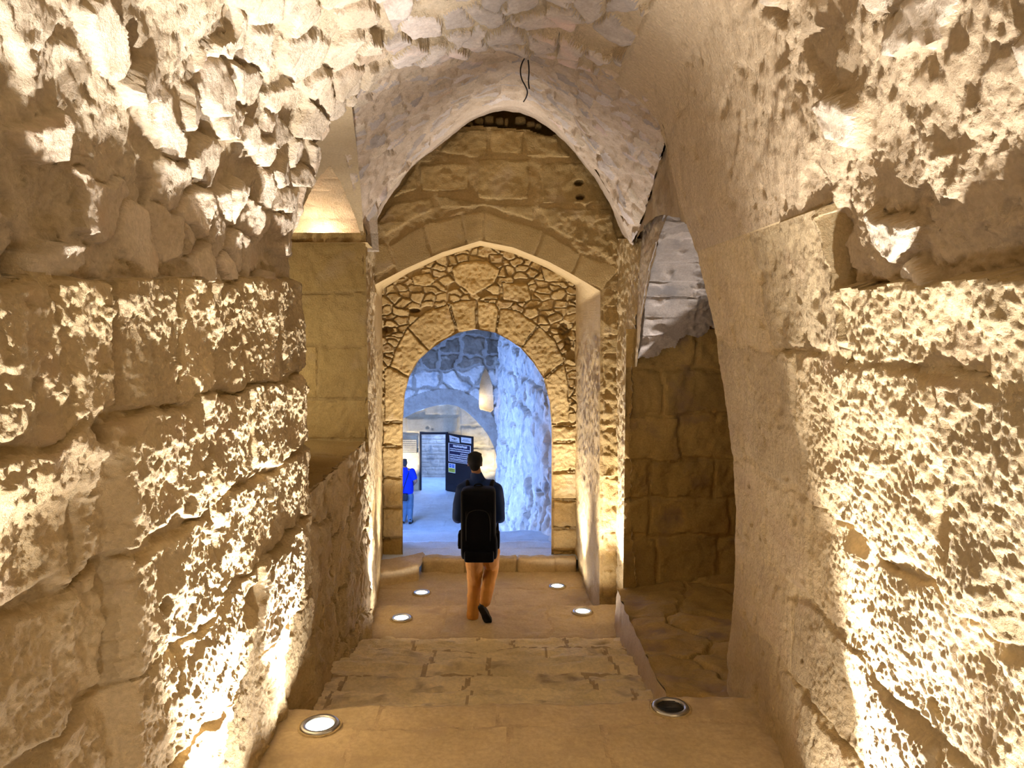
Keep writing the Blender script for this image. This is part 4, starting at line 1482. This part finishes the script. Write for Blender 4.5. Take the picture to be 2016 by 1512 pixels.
def bar(name, x0, x1, y0, y1, Y, th, mat, parent=None):
    a = [at(x, y, Y) for x, y in ((x0, y0), (x1, y0), (x1, y1), (x0, y1))]
    b_ = [p_ + np.array([0, th, 0]) for p_ in a]
    return link(name, box_mesh(name, a + b_), mat, parent)


D = empty('door_1', at(855, 974, FAR_Y), 'dark framed doorway with open black iron leaf in the far chamber', 'door', None, 'structure')
bar('door_frame', 826, 829.5, 853, 975, FAR_Y - .03, .12, M['black'], D)
bar('door_frame', 877, 882, 852, 975, FAR_Y - .03, .12, M['black'], D)
bar('door_frame', 826, 882, 851, 855.5, FAR_Y - .035, .13, M['black'], D)
h0, h1 = at(881, 973, FAR_Y - .06), at(933, 975.5, 23.55)
ht0 = at(881, 853, FAR_Y - .06)[2]
ht1 = at(933, 856, 23.55)[2]
dirv = (h1 - h0) * np.array([1, 1, 0]); LEN = np.linalg.norm(dirv); dirv /= LEN
nrm = np.array([dirv[1], -dirv[0], 0])
LZ0, LZ1 = max(h0[2], h1[2]), min(ht0, ht1)


def leaf_pt(f, g, d=0.0):
    """f along the leaf from the hinge (0..1), g from the top (0..1)"""
    return np.array([h0[0], h0[1], 0]) + dirv * LEN * f + nrm * d + np.array([0, 0, LZ1 + (LZ0 - LZ1) * g])


def leaf_box(name, f0, f1, g0, g1, d0, d1, mat, parent):
    a = [leaf_pt(f, g, d1) for f, g in ((f0, g0), (f1, g0), (f1, g1), (f0, g1))]
    b_ = [leaf_pt(f, g, d0) for f, g in ((f0, g0), (f1, g0), (f1, g1), (f0, g1))]
    return link(name, box_mesh(name, a + b_), mat, parent)


leaf_box('door_leaf', 0, 1, 0, 1, 0, .045, M['black'], D)
leaf_box('kick_plate', .01, .99, .87, .985, .045, .055, M['black'], D)


def words(parent, name, rows, mat, seed, d0=.06, d1=.064):
    if len(rows) > 1:
        for k, r in enumerate(rows):
            words(parent, name, [r], mat, seed + 10 * k, d0, d1)
        return
    R = random.Random(seed)
    bm = bmesh.new()
    for (f0, f1, g0, g1) in rows:
        x = f0
        while x < f1 - .01:
            w = R.uniform(.02, .06)
            e = min(f1, x + w)
            jt = R.uniform(-.12, .12) * (g1 - g0)
            vs = [bm.verts.new(leaf_pt(f, g + jt, d)) for d in (d0, d1) for f, g in ((x, g0), (e, g0), (e, g1), (x, g1))]
            for q in ((4, 5, 6, 7), (0, 4, 7, 3), (1, 2, 6, 5), (0, 1, 5, 4), (3, 7, 6, 2)):
                bm.faces.new([vs[k] for k in q])
            x = e + R.uniform(.004, .012)
    me = bpy.data.meshes.new(name); bm.to_mesh(me); bm.free()
    return link(name, me, mat, parent)


B1 = empty('information_board', leaf_pt(.5, .3, .05), 'navy information board with white lettering on the open black door', 'sign')
leaf_box('board', .10, .94, .155, .475, .046, .058, M['navy'], B1)
for f0, f1, g0, g1 in ((.10, .94, .155, .163), (.10, .94, .467, .475), (.10, .125, .155, .475), (.915, .94, .155, .475)):
    leaf_box('border', f0, f1, g0, g1, .058, .063, M['white'], B1)
words(B1, 'heading', [(.28, .80, .178, .212)], M['white'], 3)
words(B1, 'text_line', [(.16, .90, .238, .254), (.16, .90, .272, .288), (.55, .90, .312, .326), (.16, .90, .344, .36), (.16, .90, .378, .394), (.16, .88, .412, .428), (.16, .8, .44, .452)], M['white'], 4)
S1 = empty('white_notice', leaf_pt(.33, .07, .05), 'white notice with a slanted top edge, left one above the navy board', 'sign')
a = [leaf_pt(f, g, .058) for f, g in ((.13, .02), (.5, .05), (.52, .135), (.15, .13))]
b_ = [leaf_pt(f, g, .046) for f, g in ((.13, .02), (.5, .05), (.52, .135), (.15, .13))]
link('sheet', box_mesh('sheet', a + b_), M['white'], S1)
words(S1, 'print', [(.24, .42, .062, .075), (.30, .40, .08, .092), (.2, .46, .112, .121)], M['greyink'], 5)
S2 = empty('white_notice', leaf_pt(.76, .07, .05), 'plain rectangular white notice, right one above the navy board', 'sign')
leaf_box('sheet', .58, .95, .03, .12, .046, .058, M['white'], S2)
words(S2, 'print', [(.66, .86, .062, .069), (.62, .9, .082, .09)], M['greyink'], 6)
S3 = empty('safety_notice', leaf_pt(.22, .58, .05), 'small blue, white and yellow safety notice under the navy board', 'sign')
leaf_box('sheet', .09, .35, .505, .665, .046, .058, M['white'], S3)
leaf_box('yellow_field', .10, .34, .59, .655, .058, .062, M['yellow'], S3)
for f in (.165, .275):
    o = leaf_box('blue_mark', f - .04, f + .04, .52, .575, .058, .062, M['blueprint'], S3)
    leaf_box('white_mark', f - .012, f + .012, .535, .552, .062, .064, M['white'], S3)
words(S3, 'print', [(.13, .31, .605, .618), (.15, .3, .63, .64)], M['greyink'], 8, .062, .064)
# inscription on the pale wall at left
ins = empty('inscription_panel', at(806, 880, FAR_Y - .06), 'pale wall panel with dark lines of writing left of the doorway', 'sign')
bar('panel', 780, 820, 866, 894, FAR_Y - .07, .06, M['far'], ins)


def ink(parent, rows, Y, seed):
    R = random.Random(seed)
    bm = bmesh.new()
    for x0, x1, y in rows:
        x = x0
        while x < x1:
            e = min(x1, x + R.uniform(1.2, 3.2))
            vs = [bm.verts.new(at(p_, q + R.uniform(-.15, .15), Y)) for p_, q in ((x, y), (e, y), (e, y + 1.0), (x, y + 1.0))]
            bm.faces.new(vs[::-1])
            x = e + .45
    me = bpy.data.meshes.new('writing'); bm.to_mesh(me); bm.free()
    return link('text_line', me, M['greyink'], parent)


for _y in (869, 873, 876.5, 880, 883.5, 887, 890):
    ink(ins, [(783, 819, _y)], FAR_Y - .074, int(_y))


# ------------------------------------------------------------------ people
def bake(o, mods, name, mat, parent):
    for kind, kw in mods:
        m = o.modifiers.new(kind, kind)
        for k, v in kw.items():
            setattr(m, k, v)
    dg = bpy.context.evaluated_depsgraph_get()
    dg.update()
    me = bpy.data.meshes.new_from_object(o.evaluated_get(dg))
    old = o.data
    bpy.data.objects.remove(o, do_unlink=True)
    bpy.data.meshes.remove(old)
    me.materials.clear()
    me.name = name
    return link(name, me, mat, parent, True)


def blob(bm, c, rad, rot=None, seg=16):
    r = bmesh.ops.create_uvsphere(bm, u_segments=seg, v_segments=seg // 2 + 2, radius=1)
    mt = Matrix.Translation(Vector(c)) @ (rot.to_4x4() if rot is not None else Matrix()) @ Matrix.Diagonal((*rad, 1))
    bmesh.ops.transform(bm, matrix=mt, verts=r['verts'])


def limb(bm, a, ra, b_, rb, seg=14, flat=1.0):
    a, b_ = Vector(a), Vector(b_)
    d = b_ - a
    q = d.to_track_quat('Z', 'Y').to_matrix()
    r = bmesh.ops.create_cone(bm, cap_ends=True, segments=seg, radius1=ra, radius2=rb, depth=d.length)
    bmesh.ops.transform(bm, matrix=Matrix.Translation((a + b_) / 2) @ q.to_4x4(), verts=r['verts'])
    blob(bm, a, (ra, ra, ra))
    blob(bm, b_, (rb, rb, rb))


def chain(bm, pts):
    for (a, ra), (b_, rb) in zip(pts[:-1], pts[1:]):
        limb(bm, a, ra, b_, rb)


def solid(bm, name, mat, parent, vox=.010, sm=6, fac=.5):
    me = bpy.data.meshes.new(name)
    bm.to_mesh(me); bm.free()
    o = bpy.data.objects.new(name, me)
    COL.objects.link(o)
    return bake(o, [('REMESH', dict(mode='VOXEL', voxel_size=vox)), ('SMOOTH', dict(iterations=sm, factor=fac))], name, mat, parent)


def wrinkle(o, amp, scale, seed, stretch=(1, 1, .6)):
    me = o.data
    n = len(me.vertices)
    co = np.zeros(n * 3); me.vertices.foreach_get('co', co); co = co.reshape(-1, 3)
    no = np.zeros(n * 3); me.vertices.foreach_get('normal', no); no = no.reshape(-1, 3)
    h = ridged(co * np.array(stretch), scale, 2, seed)
    me.vertices.foreach_set('co', (co + no * (amp * h)[:, None]).ravel())
    me.update()
    return o


def hand(bm, wrist, d, side, up, s=1.0, curl=.9):
    """palm and five bent fingers; d = direction of the fingers, side = towards the thumb"""
    d, side, up = [Vector(v).normalized() for v in (d, side, up)]
    w = Vector(wrist)
    palm = w + d * .05 * s
    limb(bm, w, .022 * s, w + d * .03 * s, .024 * s)
    for k in range(4):
        off = side * (.030 - .020 * k) * s
        b0 = w + d * .035 * s + off * .7
        k1 = w + d * .088 * s + off
        limb(bm, b0, .013 * s, k1, .011 * s)
        L = (.040, .045, .042, .033)[k] * s
        d1 = (d * math.cos(curl * .6) - up * math.sin(curl * .6))
        d2 = (d * math.cos(curl * 1.5) - up * math.sin(curl * 1.5))
        k2 = k1 + d1 * L
        k3 = k2 + d2 * L * .9
        limb(bm, k1, .0095 * s, k2, .0085 * s)
        limb(bm, k2, .0085 * s, k3, .0075 * s)
    t0 = w + d * .025 * s + side * .025 * s
    t1 = t0 + (d * .55 + side * .6 - up * .35).normalized() * .042 * s
    t2 = t1 + (d * .8 - up * .5).normalized() * .032 * s
    limb(bm, t0, .013 * s, t1, .011 * s)
    limb(bm, t1, .011 * s, t2, .009 * s)


def head(bm, c, s=1.0, face=(0, 1, 0)):
    """skull, jaw, nose, brow, lips and ears, facing +y before turning"""
    f = Vector(face).normalized()
    yaw = math.atan2(-f.x, f.y)
    R = Matrix.Rotation(yaw, 3, 'Z')
    C = Vector(c)
    def at_(x, y, z): return C + R @ Vector((x * s, y * s, z * s))
    blob(bm, at_(0, -.012, .025), (.076 * s, .097 * s, .093 * s), R, 20)
    blob(bm, at_(0, .022, -.045), (.058 * s, .066 * s, .072 * s), R, 16)
    blob(bm, at_(0, .062, -.088), (.026 * s, .022 * s, .022 * s), R, 10)
    limb(bm, at_(0, .086, .005), .008 * s, at_(0, .104, -.03), .014 * s, 8)
    blob(bm, at_(0, .084, -.064), (.024 * s, .010 * s, .009 * s), R, 10)
    for q in (-1, 1):
        blob(bm, at_(q * .030, .078, .022), (.024 * s, .014 * s, .008 * s), R, 10)
        blob(bm, at_(q * .078, -.005, -.012), (.010 * s, .020 * s, .033 * s), R, 10)
        blob(bm, at_(q * .031, .074, .002), (.013 * s, .012 * s, .010 * s), R, 10)
    return R


def hair_cap(name, c, R, s, mat, parent, thick=.010, low=-.055):
    bm = bmesh.new()
    C = Vector(c)
    def at_(x, y, z): return C + R @ Vector((x * s, y * s, z * s))
    t = thick
    blob(bm, at_(0, -.014, .034), ((.077 + t) * s, (.093 + t) * s, (.092 + t) * s), R, 22)
    blob(bm, at_(0, -.060, -.020), (.064 * s, .048 * s, .066 * s), R, 16)
    for q in (-1, 1):
        blob(bm, at_(q * .066, .008, .012), (.016 * s, .030 * s, .040 * s), R, 10)
    for k in range(26):
        a = k * 2.4
        rr = .015 + .05 * (k / 26) ** .5
        blob(bm, at_(rr * math.cos(a), -.014 + rr * math.sin(a), .125 - .4 * rr), (.022 * s, .022 * s, .016 * s), R, 8)
    bmv = [v for v in bm.verts if (R.transposed() @ (v.co - C)).y > .055 * s and (R.transposed() @ (v.co - C)).z < .075 * s]
    for v in bmv:
        l = R.transposed() @ (v.co - C); l.y = .05 * s
        v.co = C + R @ l
    return solid(bm, name, mat, parent, .008 * s, 3)


def shoe(name, heel, toe, up, parent, s=1.0):
    heel, toe = Vector(heel), Vector(toe)
    d = (toe - heel).normalized()
    up = Vector(up); up = (up - d * up.dot(d)).normalized()
    side = d.cross(up)
    R = Matrix((side, d, up)).transposed()
    bm = bmesh.new()
    L = (toe - heel).length
    blob(bm, heel + d * .045 * s + up * .045 * s, (.037 * s, .05 * s, .045 * s), R, 14)
    blob(bm, heel + d * L * .5 + up * .040 * s, (.040 * s, L * .42, .034 * s), R, 14)
    blob(bm, heel + d * (L - .06 * s) + up * .030 * s, (.046 * s, .062 * s, .027 * s), R, 14)
    limb(bm, heel + d * .05 * s + up * .05 * s, .040 * s, heel + d * .048 * s + up * .10 * s, .040 * s)
    o = solid(bm, name, M['shoe'], parent, .008 * s, 4)
    bm = bmesh.new()
    outline = [(-.032, .0), (-.038, .05), (-.036, .11), (-.046, .19), (-.044, .24), (-.02, .285), (.015, .288), (.042, .25), (.046, .19), (.034, .11), (.036, .05), (.03, .0), (0, -.012)]
    k = L / .285
    vs = []
    for h in (-.002, .022):
        vs.append([bm.verts.new(heel + side * x * s + d * y * k + up * h * s) for x, y in outline])
    n = len(outline)
    bm.faces.new(vs[0][::-1]); bm.faces.new(vs[1])
    for i in range(n):
        bm.faces.new((vs[0][i], vs[0][(i + 1) % n], vs[1][(i + 1) % n], vs[1][i]))
    # heel block and tread bars
    for y0, y1 in ((.0, .075), (.13, .15), (.165, .185), (.2, .22), (.235, .25)):
        r = bmesh.ops.create_cube(bm, size=1)
        bmesh.ops.scale(bm, vec=(.062 * s, (y1 - y0) * k, .010 * s), verts=r['verts'])
        bmesh.ops.transform(bm, matrix=Matrix.Translation(heel + d * (y0 + y1) / 2 * k + up * -.005 * s) @ R.to_4x4(), verts=r['verts'])
    me = bpy.data.meshes.new('sole'); bm.to_mesh(me); bm.free()
    so = link('sole', me, M['sole'], o)
    so.matrix_parent_inverse = Matrix.Translation(-Vector(parent.location)) if False else Matrix()
    return o


# --- the walking person with the backpack
PY = 7.77


def W_(px, py, dy=0.0):
    return Vector(at(px, py, PY)) + Vector((0, dy, 0))


base = Vector(at_z(932, 1222, Z_MID - .0))
per = empty('person', (W_(948, 1222).x, PY, Z_MID), 'person walking away in navy jacket and tan trousers wearing a black backpack', 'person')
neckb, chest, pelv = W_(941, 946, .0), W_(945, 985, .02), W_(949, 1078, .03)
shL, shR = W_(913, 965, .0), W_(975, 965, .0)
elL, elR = W_(902, 1018, -.02), W_(983, 1018, -.02)
wrL, wrR = W_(911, 1008, .23), W_(973, 1008, .23)
hipL, hipR = W_(934, 1092, .03), W_(964, 1092, .03)
knL, anL = W_(933, 1155, .09), W_(931, 1208, .0)
knR, anR = W_(967, 1130, .20), W_(956, 1172, -.16)
hd = W_(935, 912, .02)
sc = .90
bm = bmesh.new()
Rh = head(bm, hd, sc, (.0, 1, 0))
chain(bm, [(W_(937, 925, .0), .050), (neckb, .055)])
chain(bm, [(neckb, .06), (chest, .13), (W_(947, 1030, .03), .12), (pelv, .13)])
for sh, el, wr in ((shL, elL, wrL), (shR, elR, wrR)):
    chain(bm, [(neckb, .05), (sh, .055), (el, .042), (wr, .027)])
for hp, kn, an in ((hipL, knL, anL), (hipR, knR, anR)):
    chain(bm, [(pelv, .09), (hp, .078), (kn, .05), (an, .036)])
hand(bm, wrL, (.35, .6, .6), (.6, .1, -.6), (-.5, .6, -.3), .95, 1.0)
hand(bm, wrR, (-.35, .6, .6), (-.6, .1, -.6), (.5, .6, -.3), .95, 1.0)
limb(bm, anL, .034, anL + Vector((0, .12, -.03)), .03)
body = solid(bm, 'body', M['skin'], per, .008, 3)
hair_cap('hair', hd, Rh, sc, M['hair'], per, .012)
# eyes
for q in (-1, 1):
    b2 = bmesh.new(); blob(b2, hd + Vector((q * .028, .076, .003)), (.010, .007, .006), None, 8)
    me = bpy.data.meshes.new('eye'); b2.to_mesh(me); b2.free(); link('eye', me, M['black'], per, True)
# jacket
bm = bmesh.new()
chain(bm, [(W_(938, 936, .005), .062), (neckb, .072)])
limb(bm, W_(922, 958, .0), .075, W_(964, 958, .0), .075)
chain(bm, [(chest + Vector((-.06, 0, 0)), .135), (W_(940, 1030, .03), .125), (W_(942, 1074, .03), .125)])
chain(bm, [(chest + Vector((.06, 0, 0)), .135), (W_(954, 1030, .03), .125), (W_(957, 1074, .03), .125)])
for sh, el, wr, q in ((shL, elL, wrL, -1), (shR, elR, wrR, 1)):
    chain(bm, [(sh, .078), ((sh + el) / 2 + Vector((q * .012, 0, 0)), .070), (el, .060), ((el + wr) / 2, .054), (wr, .040)])
wrinkle(solid(bm, 'jacket', M['jacket'], per, .010, 6), .007, .16, 5)
# trousers
bm = bmesh.new()
blob(bm, pelv + Vector((0, -.0, .0)), (.178, .135, .13), None, 18)
chain(bm, [(hipL + Vector((0, 0, .02)), .108), ((hipL + knL) / 2, .085), (knL, .072), ((knL + anL) / 2, .066), (anL + Vector((0, -.015, -.012)), .062)])
chain(bm, [(hipR + Vector((0, 0, .02)), .108), ((hipR + knR) / 2, .086), (knR, .074), ((knR + anR) / 2, .066), (anR + Vector((0, -.02, 0)), .056)])
wrinkle(solid(bm, 'trousers', M['trousers'], per, .009, 4), .008, .15, 6, (1, 1, 1.5))
shoe('shoe', (anL.x, anL.y - .035, Z_MID + .015), (anL.x - .02, anL.y + .22, Z_MID + .015), (0, 0, 1), per, .95)
shoe('shoe', W_(948, 1178, -.24), W_(964, 1219, -.13), (.15, .9, .25), per, .95)

# backpack
bp = empty('backpack', W_(945, 1085, -.15), 'large black backpack on the back of the walking person', 'backpack')


def soft_box(name, pts, mat, parent, vox=.012, sm=6):
    bm = bmesh.new()
    for c, r in pts:
        bmesh.ops.create_cube(bm, size=1)
        vs = bm.verts[-8:]
        bmesh.ops.transform(bm, matrix=Matrix.Translation(Vector(c)) @ Matrix.Diagonal((*r, 1)), verts=vs)
    return solid(bm, name, mat, parent, vox, sm)


def bmbox(bm, c, r):
    q = bmesh.ops.create_cube(bm, size=1)
    bmesh.ops.transform(bm, matrix=Matrix.Translation(Vector(c)) @ Matrix.Diagonal((*r, 1)), verts=q['verts'])


bm = bmesh.new()
bmbox(bm, W_(944, 1000, -.245), (.35, .22, .52))
bmbox(bm, W_(946, 1062, -.245), (.37, .24, .22))
bmbox(bm, W_(945, 958, -.22), (.28, .17, .10))
solid(bm, 'main_bag', M['pack'], bp, .014, 45)
bm = bmesh.new()
bmbox(bm, W_(945, 1022, -.325), (.28, .10, .38))
solid(bm, 'front_pocket', M['pack'], bp, .012, 55)
bm = bmesh.new()
bmbox(bm, W_(946, 1074, -.33), (.30, .16, .12))
solid(bm, 'bottom_pocket', M['pack'], bp, .012, 25)
for q, x in ((-1, 912), (1, 979)):
    tube('shoulder_strap', [W_(945 + q * 20, 962, -.14), W_(945 + q * 24, 948, -.06), W_(945 + q * 25, 948, .05), W_(945 + q * 27, 965, .15), W_(945 + q * 30, 1000, .17), W_(945 + q * 33, 1040, .05), W_(945 + q * 34, 1055, -.14)], .022, M['pack'], bp)
    bm = bmesh.new()
    bmbox(bm, W_(945 + q * 35, 1050, -.22), (.05, .15, .16))
    solid(bm, 'side_pocket', M['pack'], bp, .010, 8)
tube('hip_strap', [W_(913, 1032, -.2), W_(908, 1034, -.2), W_(906, 1042, -.2), W_(905, 1064, -.2)], .007, M['pack'], bp)
tube('grab_handle', [W_(935, 952, -.2), W_(937, 945, -.2), W_(950, 945, -.2), W_(952, 952, -.2)], .008, M['pack'], bp)
tube('zip', [W_(922, 1045, -.37), W_(922, 995, -.40), W_(934, 985, -.41), W_(956, 985, -.41), W_(967, 995, -.40), W_(967, 1045, -.37)], .004, M['sole'], bp)


# --- the man in blue far down the passage, half hidden by the jamb
QY = 20.3


def Q_(px, py, dy=0.0):
    return Vector(at(px, py, QY)) + Vector((0, dy, 0))


man = empty('person', (Q_(800, 1031).x, QY, -3.3), 'person in a bright blue t-shirt and jeans half hidden by the archway jamb', 'person')
hd2 = Q_(796, 912, 0)
nb, ch, pv = Q_(797, 923), Q_(801, 945), Q_(802, 973)
sL, sR = Q_(787, 928), Q_(811, 928)
eL, eR = Q_(783, 945, -.05), Q_(819.5, 946, -.08)
wL, wR = Q_(787, 962, .12), Q_(812, 957, .14)
hL, hR = Q_(797, 977), Q_(807, 977)
kL, aL = Q_(797, 1003, .08), Q_(795, 1024, -.02)
kR, aR = Q_(807, 1003, .1), Q_(808, 1024, -.08)
bm = bmesh.new()
R2 = head(bm, hd2, .95, (-.35, 1, 0))
chain(bm, [(Q_(797, 918), .052), (nb, .06)])
chain(bm, [(nb, .06), (ch, .125), (pv, .12)])
for sh, el, wr in ((sL, eL, wL), (sR, eR, wR)):
    chain(bm, [(nb, .05), (sh, .058), (el, .044), (wr, .03)])
for hp, kn, an in ((hL, kL, aL), (hR, kR, aR)):
    chain(bm, [(pv, .08), (hp, .075), (kn, .05), (an, .036)])
hand(bm, wL, (.3, .5, -.6), (.4, .6, .2), (-.6, .2, -.2), .95)
hand(bm, wR, (-.5, .7, -.2), (0, .3, .8), (.5, .6, 0), .95)
solid(bm, 'body', M['skin'], man, .011, 3)
hair_cap('hair', hd2, R2, .95, M['grey_hair'], man, .004)
bm = bmesh.new()
limb(bm, Q_(790, 931), .085, Q_(808, 931), .085)
chain(bm, [(nb + Vector((0, 0, -.04)), .10), (ch, .15), (Q_(802, 966), .15)])
chain(bm, [(Q_(797, 945), .14), (Q_(800, 966), .145)])
chain(bm, [(Q_(804, 945), .135), (Q_(804, 966), .14)])
for sh, el in ((sL, eL), (sR, eR)):
    sh, el = Vector(sh), Vector(el)
    chain(bm, [(sh, .085), (sh * .35 + el * .65, .075)])
wrinkle(solid(bm, 't_shirt', M['tshirt'], man, .013, 6), .009, .2, 7)
bm = bmesh.new()
blob(bm, pv, (.165, .125, .11), None, 16)
chain(bm, [(hL, .105), (kL, .078), (aL, .06)])
chain(bm, [(hR, .105), (kR, .078), (aR, .06)])
wrinkle(solid(bm, 'jeans', M['jeans'], man, .013, 5), .008, .16, 8, (1, 1, 1.4))
shoe('shoe', (aL.x, aL.y - .06, -3.285), (aL.x - .06, aL.y + .21, -3.285), (0, 0, 1), man, .95)
shoe('shoe', (aR.x, aR.y - .06, -3.285), (aR.x + .03, aR.y + .21, -3.285), (0, 0, 1), man, .95)
bag = empty('shoulder_bag', Q_(797, 985, -.16), 'small dark shoulder bag at the hip of the person in blue', 'bag')
bm = bmesh.new()
bmbox(bm, Q_(797, 976, -.17), (.19, .09, .20))
solid(bm, 'pouch', M['black'], bag, .012, 5)
tube('strap', [Q_(791, 970, -.16), Q_(797, 955, -.165), Q_(803, 938, -.155), Q_(806, 926, -.06), Q_(806, 926, .04)], .012, M['jacket'], bag)

print('objects', len(bpy.data.objects), 'tris', sum(len(o.data.polygons) for o in bpy.data.objects if o.type == 'MESH') * 2)
